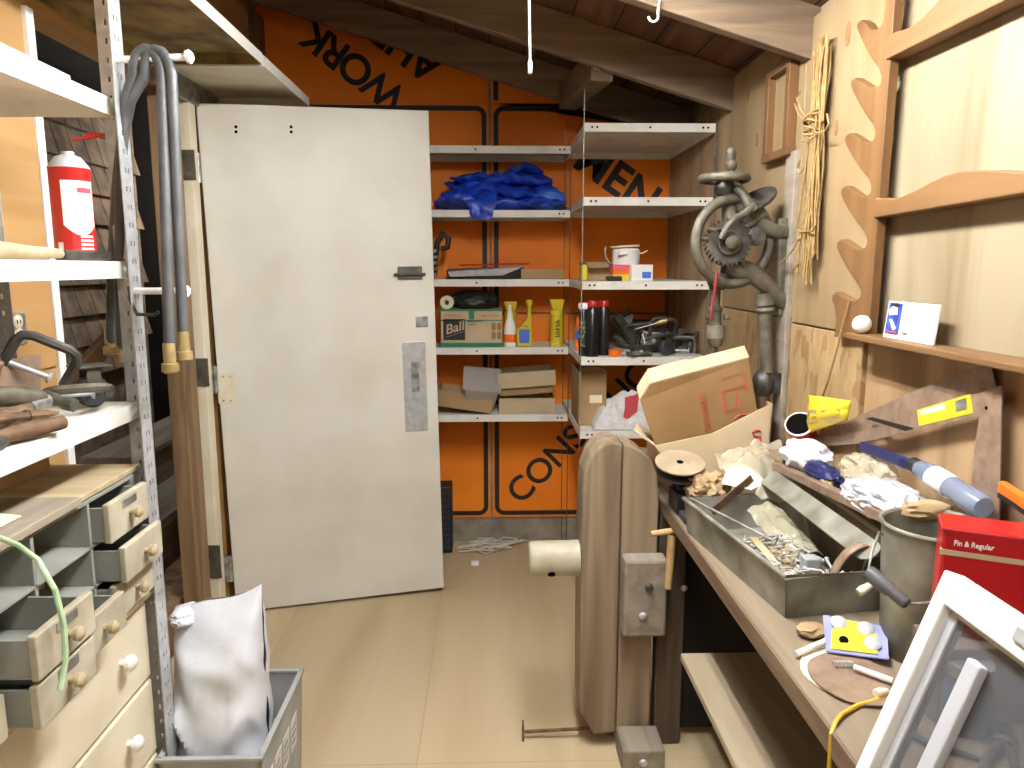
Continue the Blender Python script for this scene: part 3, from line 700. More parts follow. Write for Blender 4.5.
a, b = at(607, 279, Y=3.07), at(623, 275, Y=3.07)
one('black_block', MB().box(a.x, b.x - .004, 3.06, 3.11, z0 + .001, z0 + .02), M['black'], 'small black flat block at the shelf edge before the striped packet', 'block', bevel=.004)
# ------------------------------------------------------------------ right unit, tool shelf (1.07)
z0 = RS[3]
cap = [(.020, .0), (.023, .003), (.023, .02), (.02, .026), (0, .027)]
def tall_bottle(label, u, y, r, h, capm, lab=None):
    c = at(u, 357, Y=y); pr = [(0, .001), (r, .001), (r + .001, .006), (r + .001, h * .86), (r * .85, h * .9), (.018, h * .93), (.016, h * .95), (0, h * .951)]
    return bottle('oil_bottle', label, (c.x, y, z0), pr, M['black_gloss'], [(a_ * 1.0, b_ + h * .91) for a_, b_ in cap], capm, lab, M['yellow'])
tall_bottle('tall black bottle with red cap, the taller at the shelf front', 592, 3.075, .027, .225, M['red'])
tall_bottle('tall black bottle with red cap, second from the shelf end', 603, 3.11, .024, .225, M['red'])
bt = tall_bottle('black bottle with pale cap and green specks at the shelf corner', 583, 3.10, .018, .215, M['white'])
build('label', MB().lathe([(.0191, .04), (.0196, .04), (.0196, .15), (.0191, .15)], (0, 0, 0)), mat('speck', S(40, 44, 38), S(150, 160, 60), scale=60, lo=.42, hi=.5), bt, local=True, smooth=True)
c = at(575, 347, Y=3.3)
t = thing('glue_bottle', 'orange bottle with blue band standing at the gap between the shelving', 'bottle', (.395, 3.3, z0))
build('body', MB().lathe([(0, .001), (.016, .001), (.017, .05), (.017, .1), (.012, .125), (.011, .15), (0, .152)], (.396, 3.3, z0)), M['orange_plastic'], t, smooth=True)
build('band', MB().lathe([(.0172, .05), (.0177, .05), (.0177, .09), (.0172, .09)], (.396, 3.3, z0)), M['label_blue'], t, smooth=True)
c = at(615, 354, Y=3.07)
one('orange_tape', MB().lathe([(.012, 0), (.026, 0), (.027, .004), (.027, .026), (.012, .026), (.012, 0)], (c.x, 3.075, z0 + .001), n=24), M['orange_plastic'], 'small orange roll lying in front of the black bottles', 'tape', smooth=True)
a, b = at(609, 320, Y=3.70), at(647, 319, Y=3.70)
one('wood_stick', MB().box(a.x, b.x, 3.66, 3.69, z0 + .001, b.z), M['pine'], 'strip of yellow wood standing behind the heap of tools', 'stick', bevel=.002)
# heap of metal tools: individual builders
def clamp_tool(name, label, loc, rot, s=1.0, m='iron', group=None):
    t = thing(name, label, 'clamp', loc, rot, group)
    fr = [(-.05, 0, 0), (-.05, 0, .05), (-.045, 0, .062), (-.03, 0, .068), (.03, 0, .068), (.045, 0, .062), (.05, 0, .05), (.05, 0, 0)]
    build('frame', MB().tube([Vector(p_) * s for p_ in fr], .009 * s, 8), M[m], t, local=True, smooth=True)
    build('screw', MB().cyl(Vector((-.075, 0, .006)) * s, Vector((.02, 0, .006)) * s, .005 * s, n=10).lathe([(.0, 0), (.01, 0), (.012, .006), (0, .008)], Vector((.02, 0, .006)) * s, (1, 0, 0)), M['zinc'], t, local=True, smooth=True)
    build('handle', MB().cyl(Vector((-.072, -.025, .006)) * s, Vector((-.072, .025, .006)) * s, .003 * s, n=8), M['grey_steel'], t, local=True, smooth=True)
    return t
def plier(name, label, loc, rot, s=1.0, m='dark_iron'):
    t = thing(name, label, 'pliers', loc, rot)
    for sg in (-1, 1):
        build('handle', MB().tube([Vector((.0, .002 * sg, .005)) * s, Vector((-.03, .014 * sg, .005)) * s, Vector((-.07, .018 * sg, .005)) * s, Vector((-.12, .012 * sg, .005)) * s], [.007 * s, .006 * s, .006 * s, .005 * s], 8), M[m], t, local=True, smooth=True)
        build('jaw', MB().tube([Vector((-.005, -.004 * sg, .005)) * s, Vector((.02, -.008 * sg, .005)) * s, Vector((.055, -.003 * sg, .005)) * s], [.010 * s, .009 * s, .003 * s], 8), M[m], t, local=True, smooth=True)
    build('pivot', MB().cyl(Vector((0, 0, -.006)) * s, Vector((0, 0, .016)) * s, .007 * s, n=12), M['grey_steel'], t, local=True, smooth=True)
    return t
def caster(name, label, loc, rot, s=1.0, m='dark_iron'):
    t = thing(name, label, 'caster', loc, rot)
    build('wheel', MB().lathe([(.008, -.012), (.03, -.012), (.034, -.007), (.034, .007), (.03, .012), (.008, .012)], (0, 0, .035 * s), (0, 1, 0)), M['rubber_dark'], t, local=True, smooth=True)
    build('fork', MB().bar((0, -.017, .03), (0, -.017, .085), .03, .003, (0, 1, 0)).bar((0, .017, .03), (0, .017, .085), .03, .003, (0, 1, 0)).box(-.02, .02, -.019, .019, .083, .088), M[m], t, local=True, bevel=.001)
    build('plate', MB().box(-.035, .035, -.03, .03, .088, .092), M[m], t, local=True, bevel=.001)
    return t
def plane_tool(name, label, loc, rot, m='dark_iron'):
    t = thing(name, label, 'hand plane', loc, rot)
    build('sole', MB().box(-.09, .09, -.025, .025, 0, .012).box(-.09, .09, -.025, -.021, .012, .035).box(-.09, .09, .021, .025, .012, .035), M[m], t, local=True, bevel=.002)
    build('blade', MB().bar((-.005, 0, .012), (-.05, 0, .075), .04, .004, (0, 1, 0)), M['grey_steel'], t, local=True)
    build('handle', MB().tube([(-.06, 0, .012), (-.066, 0, .045), (-.056, 0, .07), (-.072, 0, .085)], [.012, .011, .01, .007], 10), M['black'], t, local=True, smooth=True)
    build('knob', MB().lathe([(.008, .012), (.008, .025), (.016, .035), (.014, .048), (0, .052)], (.06, 0, 0)), M['black'], t, local=True, smooth=True)
    return t
def sx(u, y=3.15): return at(u, 340, Y=y).x
plane_tool('hand_plane', 'dark iron hand plane at the middle of the tool heap', (sx(655), 3.22, z0 + .001), (0, 0, .2))
plane_tool('hand_plane', 'dark iron hand plane leaning upright at the left of the heap', (sx(628), 3.25, z0 + .08), (0, math.radians(50), .3))
clamp_tool('screw_clamp', 'small iron clamp lying in front of the hand plane', (sx(634), 3.10, z0 + .012), (PI / 2, 0, .3), .9)
clamp_tool('screw_clamp', 'small iron clamp standing at the right of the heap', (sx(683), 3.13, z0 + .012), (0, 0, -.4), .9)
clamp_tool('screw_clamp', 'iron clamp resting on top of the heap of tools', (sx(664), 3.2, z0 + .075), (.2, .1, .1), 1.1, 'dark_iron')
caster('wheel_caster', 'black wheel caster at the front of the tool heap', (sx(663), 3.085, z0 + .001), (0, 0, .5))
caster('wheel_caster', 'black wheel caster at the right end of the tool heap', (sx(692), 3.17, z0 + .001), (0, 0, 1.2))
plier('pliers', 'dark pliers lying across the top of the hand plane', (sx(656), 3.2, z0 + .125), (0, -.12, -.35), 1.0)
plier('pliers', 'dark pliers lying on the shelf before the heap', (sx(640), 3.07, z0 + .004), (0, 0, .6), .7, 'iron')
plier('pliers', 'iron pliers leaning at the right end of the heap', (sx(688), 3.22, z0 + .05), (.3, -.5, .3), 1.0, 'iron')
clamp_tool('screw_clamp', 'small dark clamp lying flat between the caster and the plane', (sx(648), 3.12, z0 + .06), (1.2, .2, .9), .9, 'iron')
caster('wheel_caster', 'dark wheel caster lying high on its side behind the front caster', (sx(676), 3.26, z0 + .05), (1.3, .2, .5), 1.0, 'iron')
t = thing('iron_block', 'rough iron machine block in the shadow behind the heap', 'block', (sx(640), 3.36, z0))
build('block_body', MB().crumple((sx(642), 3.36, z0 + .052), (.085, .06, .055), 17, .3, 1.4, 3, z0 + .001), M['iron'], t)
t = thing('iron_block', 'second rough iron machine block at the far right of the heap', 'block', (sx(674), 3.38, z0))
build('block_body', MB().crumple((sx(676), 3.38, z0 + .048), (.075, .06, .05), 23, .3, 1.4, 3, z0 + .001), M['dark_iron'], t)
t = thing('screwdriver', 'screwdriver with amber handle poking out of the heap', 'screwdriver', (sx(668), 3.17, z0 + .14), (0, 0, 0))
build('handle', MB().lathe([(0, 0), (.009, .002), (.011, .02), (.008, .05), (0, .052)], (-.005, -.02, .005), (-1, .2, -.3)), M['brass'], t, local=True, smooth=True)
build('shaft', MB().cyl((-.05, -.011, -.009), (-.14, .007, -.036), .003, n=8), M['grey_steel'], t, local=True, smooth=True)
# ------------------------------------------------------------------ right unit, lowest shelf
z0 = RS[4]
t = thing('cardboard_box', 'plain open brown cardboard box on the lowest right shelf', 'box', (.43, 3.25, z0))
build('carton', open_box(MB(), .380, .50, 3.14, 3.42, z0 + .001, z0 + .235, .004), M['card'], t, bevel=.001)
build('flap', MB().sheet([(.382, 3.14, z0 + .234), (.498, 3.14, z0 + .234), (.47, 3.10, z0 + .262), (.40, 3.10, z0 + .262)], (0, .001, .003)), M['card_dark'], t)
build('label', MB().box(.428, .482, 3.1392, 3.141, z0 + .10, z0 + .135), M['paper'], t)
def ragf(u, v, lift=0.0):
    x, y = .435 + .27 * u, 3.045 + .22 * v
    e = max(0, 1 - (2 * u - 1) ** 4) * max(0, 1 - (2 * v - 1) ** 4)
    hgt = (.07 + .10 * u) * e ** .5
    k = 1 - 2 * abs(noise.noise(Vector((u * 2.6 + v * 1.5, v * 2.2, 4.1)))); k2 = noise.noise(Vector((u * 7, v * 6, 9.4))); k3 = 1 - 2 * abs(noise.noise(Vector((u * 5 - v * 3, v * 4, 1.2))))
    z = z0 + .003 + max(0, hgt * (.62 + .38 * k) + e * (.022 * k2 + .020 * k3)) + lift
    return (x + .018 * k2 * e, y - .02 * k * e - lift, z)
rg = one('rag', MB().grid(ragf, 60, 46), M['rag'], 'crumpled white rag with a red patch heaped on the lowest shelf', 'rag', smooth=True)
build('red_patch', MB().grid(lambda u, v: ragf(.47 + .22 * u + .04 * v, .06 + .22 * v, .0025), 14, 10), M['red_text'], rg, smooth=True)
# ------------------------------------------------------------------ floor near the back wall
r = random.Random(5)
m_ = MB()
for k in range(3):
    c0 = at(480 + 7 * k, 548 - 2 * k, Z=.01); pts = []
    for i in range(26):
        a_ = i * .62 + k; rr = .055 + .03 * math.sin(i * 1.7 + k)
        pts.append((c0.x + rr * 1.5 * math.cos(a_) + .01 * k, c0.y + rr * math.sin(a_), .007 + .0035 * (i % 4) + .003 * k))
    m_.tube(pts, .0045, 6)
q = [at(u, v, Z=.006) for u, v in ((505, 545), (522, 540), (540, 542), (556, 548))]
m_.tube(q, .004, 6)
cc = one('power_cable', m_, M['cord_white'], 'tangled white power cord lying on the floor by the back wall', 'cord', smooth=True)
p = at(475, 563, Z=.012)
build('plug', MB().box(p.x - .02, p.x + .02, p.y - .012, p.y + .012, .001, .022), M['white'], cc, bevel=.005)
a, b = at(441, 540, Z=.0), at(452, 532, Z=.0)
t = thing('heater_grille', 'black slatted vent grille on the floor just behind the door edge', 'grille', (a.x, 3.66, 0))
g = MB()
gx0, gx1, gy = -.32, at(452, 530, Y=3.62).x, 3.62
gz = at(446, 487, Y=gy).z
build('grille_body', MB().box(gx0, gx1, gy, gy + .12, .001, gz), M['black'], t, bevel=.006)
for k in range(10): g.box(gx0 + .01, gx1 - .008, gy - .004, gy + .002, .03 + k * (gz - .04) / 10, .04 + k * (gz - .04) / 10)
for k in range(6): g.box(gx0 + .03 + k * (gx1 - gx0 - .05) / 5, gx0 + .036 + k * (gx1 - gx0 - .05) / 5, gy - .005, gy + .002, .02, gz - .012)
build('slats', g, M['rubber_dark'], t)

# ================================================================== LEFT SIDE: overhead shelves, rack, drawers
oh = thing('overhead_shelf', 'grimy steel overhead shelf with a stained tan underside at the top left', 'shelf', (-.93, 2.08, 2.11))
m_ = MB(); pan(m_, -1.112, -.738, 1.72, 2.565, 2.135, .034, .004); build('shelf_pan', m_, M['grime'], oh)
build('front_lip', MB().box(-.738, -.7365, 1.72, 2.565, 2.101, 2.136), M['white_steel'], oh)
oh = thing('overhead_shelf', 'white steel overhead shelf right above the open door', 'shelf', (-.93, 2.88, 2.11))
m_ = MB(); pan(m_, -1.112, -.738, 2.585, 3.2, 2.135, .034, .004); build('shelf_pan', m_, M['white_steel'], oh)
build('bracket', MB().box(-1.116, -1.10, 2.6, 3.18, 2.05, 2.13), M['grey_steel'], oh)
# studs / sticks behind, between the overhead shelf and the first sign
p = at(257, 30, Y=3.72)
one('wall_stud', MB().box(p.x - .035, p.x + .015, 3.70, 3.79, 2.0, roof_z(p.x) - .15), M['pine'], 'upright wooden stud at the left edge of the orange WORK sign', 'stud', bevel=.003)

# slotted steel rack
RXF, RY0, RY1 = -.79, .66, 1.672
SH = [1.800, 1.462, 1.150]
rk = thing('steel_rack', 'white steel rack with a slotted upright carrying tools and a red can', 'rack', (-.95, 1.2, 0))
for z in SH: s_ = build('shelf', pan(MB(), -1.105, RXF - .003, RY0, RY1 - .004, z, .036, .004), M['white_steel'], rk)
def upright(x, y, sx_, sy_, top):
    g = MB(); t_ = .0025; wdt = .052
    # two flanges of an L section, each perforated: built as strips around rows of slots
    def flange(fn):
        zz = .0
        while zz < top - .001:
            z1 = min(zz + .038, top)
            a_, b_ = min(zz + .013, top), min(zz + .024, top)
            for (p0, p1, q0, q1) in ((0, wdt, zz, a_), (0, .017, a_, b_), (.022, .031, a_, b_), (.036, wdt, a_, b_), (0, wdt, b_, z1)):
                if q1 - q0 > 1e-4: fn(p0, p1, q0, q1)
            zz = z1
    flange(lambda a_, b_, c_, d_: g.box(min(x, x + sx_ * t_), max(x, x + sx_ * t_), min(y + sy_ * a_, y + sy_ * b_), max(y + sy_ * a_, y + sy_ * b_), c_, d_))
    flange(lambda a_, b_, c_, d_: g.box(min(x + sx_ * a_, x + sx_ * b_), max(x + sx_ * a_, x + sx_ * b_), min(y, y + sy_ * t_), max(y, y + sy_ * t_), c_, d_))
    return g
up = build('upright', upright(RXF + .020, RY1 + .002, -1, -1, 2.10), M['zinc'], rk)
build('upright', upright(-1.108, RY1 + .002, 1, -1, 2.10), M['zinc'], rk)
build('upright', upright(RXF + .002, RY0 - .002, -1, 1, 2.10), M['zinc'], rk)
build('upright', upright(-1.108, RY0 - .002, 1, 1, 2.10), M['zinc'], rk)
bm_ = MB()
for z in SH:
    bm_.cyl((RXF + .013, RY1 - .02, z - .02), (RXF + .019, RY1 - .02, z - .02), .008, n=6)
build('bolt', bm_, M['grey_steel'], rk)
# two pegs and two washer hoses
PY = 1.64
def peg(u0, v0, u1, v1, label):
    a_, b_ = at(u0, v0, Y=PY), at(u1, v1, Y=PY)
    return one('hanging_peg', MB().cyl((RXF + .015, PY, a_.z), b_, .0075, n=12).lathe([(.0075, -.004), (.013, -.001), (.014, .006), (.008, .012), (0, .013)], b_, (1, 0, .1)), M['white'], label, 'peg', smooth=True)
peg(122, 60, 187, 57, 'white metal peg on the upright with two grey hoses looped over it')
peg(132, 291, 184, 291, 'short pale peg low on the upright, beside the hose ends')
def hose(label, top, l_end, r_end, y0, y1):
    t = thing('washer_hose', label, 'hose', (-.7, PY, 1.5), group='grey washing machine hoses')
    T = at(*top, Y=PY); Le = at(*l_end, Y=y0); Re = at(*r_end, Y=y1)
    pts = []
    n = 26
    r_ = .028
    for i in range(12): k = i / 12; pts.append((Re.x + (T.x + r_ - Re.x) * (k ** 1.3), y1 + (PY - y1) * k, Re.z + (T.z - .05 - Re.z) * k))
    for i in range(9): a_ = i * PI / 8; pts.append((T.x + r_ * math.cos(a_), PY - .0 , T.z - .05 + .05 * math.sin(a_)))
    for i in range(1, 13): k = i / 12; pts.append((T.x - r_ + (Le.x - T.x + r_) * (k ** .6), PY + (y0 - PY) * k, T.z - .05 + (Le.z - T.z + .05) * k))
    build('tube', MB().tube(pts, .0115, 12), M['rubber'], t, smooth=True)
    for E_, nm in ((Re, 0), (Le, 1)):
        build('coupling', MB().lathe([(.0118, .04), (.0125, .03), (.0125, -.002), (.017, -.003), (.0175, -.02), (.012, -.024), (0, -.024)], E_, n=16), M['brass'], t, smooth=True)
    return t
hose('grey washer hose looped over the peg, the nearer with its end hanging lowest', (146, 49), (122, 352), (170, 362), 1.70, 1.58)
hose('grey washer hose looped over the peg, the one further along towards the peg tip', (156, 50), (111, 345), (184, 350), 1.72, 1.61)
# key ring with a wire on the lower peg
c = at(146, 300, Y=PY)
one('wire_hook', MB().tube([(c.x - .03, PY - .008, c.z + .03), (c.x - .028, PY - .012, c.z), (c.x - .015, PY - .014, c.z - .03), (c.x + .02, PY - .012, c.z - .032), (c.x + .03, PY - .01, c.z - .025)], .004, 8), M['dark_iron'], 'bent dark wire hook hanging from the low peg', 'hook', smooth=True)

# wall panel with outlet behind the rack
struct('trim_7', MB().box(XL, XL + .008, .7, 1.92, 1.2, 1.9), M['ply_warm'])
ot = thing('wall_outlet', 'grey double outlet plate on the plywood behind the rack', 'outlet', (-1.11, 1.65, 1.3))
a = at(0, 348, X=-1.105); b = at(25, 312, X=-1.105)
oy0, oy1, oz0, oz1 = a.y - .03, b.y, a.z, b.z
build('plate', MB().box(XL + .008, XL + .016, oy0, oy1, oz0, oz1), M['grey_steel'], ot, bevel=.003)
for k in (.3, .72):
    zc = oz0 + (oz1 - oz0) * k
    rc = build('receptacle', MB().lathe([(.017, -.001), (.017, .004), (.015, .0055), (0, .0055)], (XL + .015, oy1 - .035, zc), (1, 0, 0)), M['cream'], ot, smooth=True)
    build('slot', MB().box(XL + .019, XL + .0212, oy1 - .042, oy1 - .039, zc - .004, zc + .005).box(XL + .019, XL + .0212, oy1 - .031, oy1 - .028, zc - .004, zc + .005), M['hole'], rc)
# red spray can on the middle shelf
z0 = SH[1]
c = at(76, 248, Y=1.55); cx = c.x
t = thing('spray_can', 'big red spray can with white label and silver top on the left rack', 'can', (cx, 1.55, z0))
hr, hh = .0375, .178
build('can_body', MB().lathe([(0, .001), (hr, .001), (hr + .001, .006), (hr, .01), (hr, hh), (hr + .001, hh + .003)], (cx, 1.55, z0), n=32), M['red'], t, smooth=True)
build('dome', MB().lathe([(hr, hh), (hr + .001, hh + .004), (hr - .004, hh + .012), (hr - .014, hh + .026), (.012, hh + .030), (.012, hh + .036), (0, hh + .037)], (cx, 1.55, z0), n=32), M['zinc'], t, smooth=True)
lb = MB(); k0, k1, n_ = -1.55, .12, 14
vs, fs = [], []
for i in range(n_ + 1):
    a_ = k0 + (k1 - k0) * i / n_; zl = .05 + .02 * (1 - math.sin(PI * i / n_)) ** 1.0
    for zz in (zl, hh - .022): vs.append((cx + (hr + .0008) * math.cos(a_), 1.55 + (hr + .0008) * math.sin(a_), z0 + zz))
for i in range(n_): fs.append((2*i, 2*i+2, 2*i+3, 2*i+1))
lb.add(vs, fs); build('label', lb, M['white'], t, smooth=True)
vs, fs = [], []
for i in range(6):
    a_ = -1.95 + .3 * i / 5
    for zz in (.006, .036): vs.append((cx + (hr + .0008) * math.cos(a_), 1.55 + (hr + .0008) * math.sin(a_), z0 + zz))
for i in range(5): fs.append((2*i, 2*i+2, 2*i+3, 2*i+1))
build('small_label', MB().add(vs, fs), M['white'], t, smooth=True)
stk = MB()
for j in range(5):
    zz = .046 - j * .008; vs = [(cx + (hr + .0009) * math.cos(a_), 1.55 + (hr + .0009) * math.sin(a_), z0 + zz + q_) for a_ in (-.8, -.45, -.1) for q_ in (0, .004)]
    stk.add(vs, [(0,2,3,1),(2,4,5,3)])
build('print_line', stk, M['white'], t)
vs, fs = [], []
for i in range(9):
    a_ = -.8 + .8 * i / 8
    for zz in (hh - .045, hh - .035): vs.append((cx + (hr + .0014) * math.cos(a_), 1.55 + (hr + .0014) * math.sin(a_), z0 + zz))
for i in range(8): fs.append((2*i, 2*i+2, 2*i+3, 2*i+1))
build('brand_line', MB().add(vs, fs), M['red_text'], t)
# red cable with knot behind the can
a, b = at(72, 140, Y=1.64), Vector((RXF - .03, 1.668, at(110, 134, Y=1.66).z))
one('red_cable', MB().tube([a, a.lerp(b, .35), a.lerp(b, .5) + Vector((0, 0, .003)), b], [.003, .003, .008, .003], 8), M['red'], 'short red cable with a knot strung behind the red can', 'cable', smooth=True)
# wooden handled brush lying on the middle shelf
a, b = at(2, 244, Y=1.25), at(108, 246, Y=1.50)
t = thing('brush', 'wooden brush with dark bristle end lying along the shelf before the can', 'brush', (a.x, 1.3, z0))
X0 = -.810
build('handle', MB().tube([(X0, 1.10, z0 + .015), (X0, 1.24, z0 + .017), (X0, 1.34, z0 + .014), (X0, 1.44, z0 + .013)], [.011, .016, .012, .009], 12), M['pale_wood'], t, smooth=True)
build('bristles', MB().box(X0 - .012, X0 + .012, 1.44, 1.61, z0 + .002, z0 + .020), M['dark_iron'], t, bevel=.004)
# things on the top shelf
z0 = SH[0]
t = MB().crumple((-.90, 1.13, z0 + .045), (.07, .12, .045), 7, .3, 1.5, 4, z0 + .001)
one('cloth_bundle', t, M['rag'], 'pale cloth bundle on the top shelf of the left rack', 'cloth', smooth=True)
t = MB().bar((-.86, 1.22, z0 + .018), (-.87, 1.60, z0 + .018), .05, .03); t.bar((-.86, 1.16, z0 + .03), (-.86, 1.24, z0 + .03), .06, .05)
one('steel_channel', t, M['zinc'], 'grey steel channel lying along the top shelf front', 'channel', bevel=.003)
# tools on the third shelf
z0 = SH[2]
def hammer(label, loc, rot, s=1.0):
    t = thing('hammer', label, 'hammer', loc, rot)
    build('handle', MB().tube([(-.22 * s, 0, .0), (-.15 * s, 0, .0), (-.05 * s, 0, 0), (.0, 0, 0)], [.014 * s, .017 * s, .011 * s, .010 * s], 12), M['rust'], t, local=True, smooth=True)
    build('head', MB().lathe([(.0, -.05), (.013, -.05), (.014, -.03), (.011, -.022), (.013, -.01), (.013, .012), (.008, .022), (.005, .05), (0, .055)], (0, 0, 0), (0, 1, 0), n=16), M['iron'], t, local=True, smooth=True)
    build('collar', MB().cyl((-.06 * s, 0, 0), (-.012 * s, 0, 0), .0135 * s, n=12), M['grey_steel'], t, local=True, smooth=True)
    return t
def sp_(u, v, y): q = at(u, v, Y=y); return q
hammer('ball hammer with rusty handle lying near the upright on the left rack', (-.865, 1.46, z0 + .045), (.3, -.12, 1.45), 1.0)
hammer('old hammer with a dark head at the left end of the tool shelf', (-.845, 1.16, z0 + .02), (.1, 0, -1.9), .9)
clamp_tool('vise_clamp', 'grey iron clamp standing beside the upright on the tool shelf', (-.865, 1.56, z0 + .034), (1.25, 0, .5), 1.1)
plier('pliers', 'pliers with red handles lying on the tool shelf of the left rack', (-.835, 1.34, z0 + .03), (0, .1, 1.2), 1.0, 'rust')
t = thing('scraper', 'flat white plastic scraper blade lying on the pile of tools', 'scraper', (-.95, 1.28, z0 + .05), (.5, .2, .7))
build('blade', MB().box(-.07, .07, -.02, .02, 0, .004), M['white'], t, local=True, bevel=.001)
build('handle', MB().box(-.15, -.07, -.012, .012, -.004, .01), M['black'], t, local=True, bevel=.004)
t = MB().tube([(-.92, 1.20, z0 + .05), (-.90, 1.30, z0 + .075), (-.88, 1.40, z0 + .06), (-.87, 1.44, z0 + .05)], [.018, .021, .018, .014], 12)
one('pipe_piece', t, M['iron'], 'grey bent pipe piece lying over the tools', 'pipe', smooth=True)
t = MB(); t.sheet([(-.94, 1.38, z0 + .006), (-.93, 1.52, z0 + .006), (-.93, 1.54, z0 + .12), (-.94, 1.44, z0 + .125)], (.006, 0, 0)); t.tube([(-.937, 1.44, z0 + .12), (-.937, 1.37, z0 + .10), (-.937, 1.33, z0 + .05)], .006, 8)
one('metal_bracket', t, M['steel_dull'], 'thin grey metal bracket standing at the back of the tool shelf', 'bracket', smooth=True)
plane_tool('hand_plane', 'old dark hand plane at the near end of the left tool shelf', (-.86, 1.02, z0 + .001), (0, 0, 1.5))
caster('wheel_caster', 'dark wheel caster standing beside the upright on the left tool shelf', (-.86, 1.60, z0 + .001), (0, 0, .9), 1.0, 'iron')
clamp_tool('screw_clamp', 'dark iron clamp standing in the middle of the left tool shelf', (-.90, 1.47, z0 + .09), (.3, .5, .6), 1.1, 'dark_iron')
one('steel_rod', MB().tube([(-.815, 1.05, z0 + .012), (-.82, 1.22, z0 + .012), (-.83, 1.30, z0 + .02)], [.016, .016, .008], 10), M['dark_iron'], 'dark steel rod lying along the front of the tool shelf', 'rod', smooth=True)
# carton with white label under the third shelf
t = thing('carton', 'brown carton with white paper label behind the drawer cabinet top', 'box', (-1.0, 1.5, 1.0))
build('box_body', MB().box(-1.09, -.975, 1.36, 1.62, 1.006, 1.10), M['card'], t, bevel=.003)
build('label', MB().box(-1.085, -1.03, 1.3588, 1.361, 1.01, 1.097), M['paper'], t)

# drawer cabinet of small drawers
DC = thing('drawer_cabinet', 'old cream cabinet of many small drawers, several pulled open, under a plank', 'cabinet', (-.95, 1.2, .72))
cx0, cx1, cz0, cz1 = -1.09, -.80, .722, .985
cb = MB(); cb.box(cx0, cx0 + .01, .63, 1.63, cz0, cz1); cb.box(cx0, cx1, 1.62, 1.63, cz0, cz1); cb.box(cx0, cx1, .63, .64, cz0, cz1); cb.box(cx0, cx1, .63, 1.63, cz1, cz1 + .008); cb.box(cx0, cx1, .63, 1.63, cz0, cz0 + .008)
rows = [(.898, .980), (.815, .890), (.733, .807)]
cb.box(cx0, cx1, .64, 1.62, .8915, .8975); cb.box(cx0, cx1, .64, 1.62, .8085, .8145)
cols = [(1.445, 1.612), (1.262, 1.43), (1.08, 1.247), (.90, 1.065), (.72, .885)]
for y0, y1 in cols: cb.box(cx0, cx1, y1 + .003, y1 + .012, cz0, cz1)
build('carcass', cb, M['drawer_side'], DC, bevel=.001)
pull = {(0, 0): .03, (1, 0): .055, (2, 0): .03, (0, 1): -.13, (1, 1): -.10, (2, 1): .055, (0, 2): -.13, (1, 2): .095, (2, 2): .09, (0, 3): -.05, (1, 3): .04, (2, 3): .05}
for ci, (y0, y1) in enumerate(cols):
    for ri, (q0, q1) in enumerate(rows):
        px = pull.get((ri, ci), .01) + cx1
        d = open_box(MB(), max(px - .25, cx0 + .012), px - .006, y0 + .004, y1 - .004, q0 + .002, q1 - .008, .005)
        dr = build('drawer', d, M['drawer_side'], DC, bevel=.001)
        build('drawer_front', MB().box(px - .008, px + .006, y0, y1, q0, q1), M['drawer'], dr, bevel=.003)
        yc, zc = (y0 + y1) / 2, (q0 + q1) / 2
        build('knob', MB().lathe([(.006, .0), (.006, .008), (.012, .012), (.013, .02), (.008, .025), (0, .026)], (px + .006, yc, zc), (1, 0, 0), n=16), M['pale_wood'], dr, smooth=True)
        if ri == 0 or ci > 1: build('card_holder', MB().box(px + .005, px + .0075, yc - .03, yc + .03, zc + .016, zc + .032), M['grey_steel'], dr)
# plank top, papers, tube
one('plank', MB().box(-1.06, -.790, .55, 1.40, .9955, 1.012), M['grey_wood'], 'long weathered plank lying on top of the small drawers', 'plank', bevel=.002)
one('plank_piece', MB().box(-1.06, -.80, 1.405, 1.66, .9955, 1.008), M['pale_wood'], 'short pale board at the end of the drawer cabinet top', 'board', bevel=.002)
one('paper_sheet', MB().sheet([(-1.03, .75, 1.0145), (-.835, .75, 1.0145), (-.83, 1.28, 1.0145), (-.90, 1.30, 1.0145), (-1.03, 1.12, 1.0145)], (0, 0, .002)), M['paper'], 'cream paper sheet lying on the plank top', 'paper')
def gt(u, v):
    a_ = 2 * PI * v; r_ = .026 + .006 * noise.noise(Vector((u * 5, v * 3, 1)))
    return (-.93 + r_ * math.cos(a_) * 1.3, .88 + .32 * u, 1.017 + .022 + .022 * math.sin(a_))
one('plastic_bag', MB().grid(gt, 24, 14), M['green_tube'], 'rolled pale green plastic bag lying on the papers', 'bag', smooth=True)
one('yellow_folder', MB().box(-1.05, -.99, .8, 1.27, 1.0175, 1.05), M['yellow_clear'], 'dull yellow folder at the back of the plank top', 'folder', bevel=.004)
pts = [at(0, 538, X=-.765), at(18, 545, X=-.755), at(38, 560, X=-.735), at(55, 590, X=-.685), at(64, 625, X=-.675), at(66, 660, X=-.675), at(60, 690, X=-.675)]
one('green_wire', MB().tube([at(-14, 535, X=-.785)] + pts, .0045, 8), M['green_tube'], 'pale green wire drooping over the open small drawers', 'wire', smooth=True)
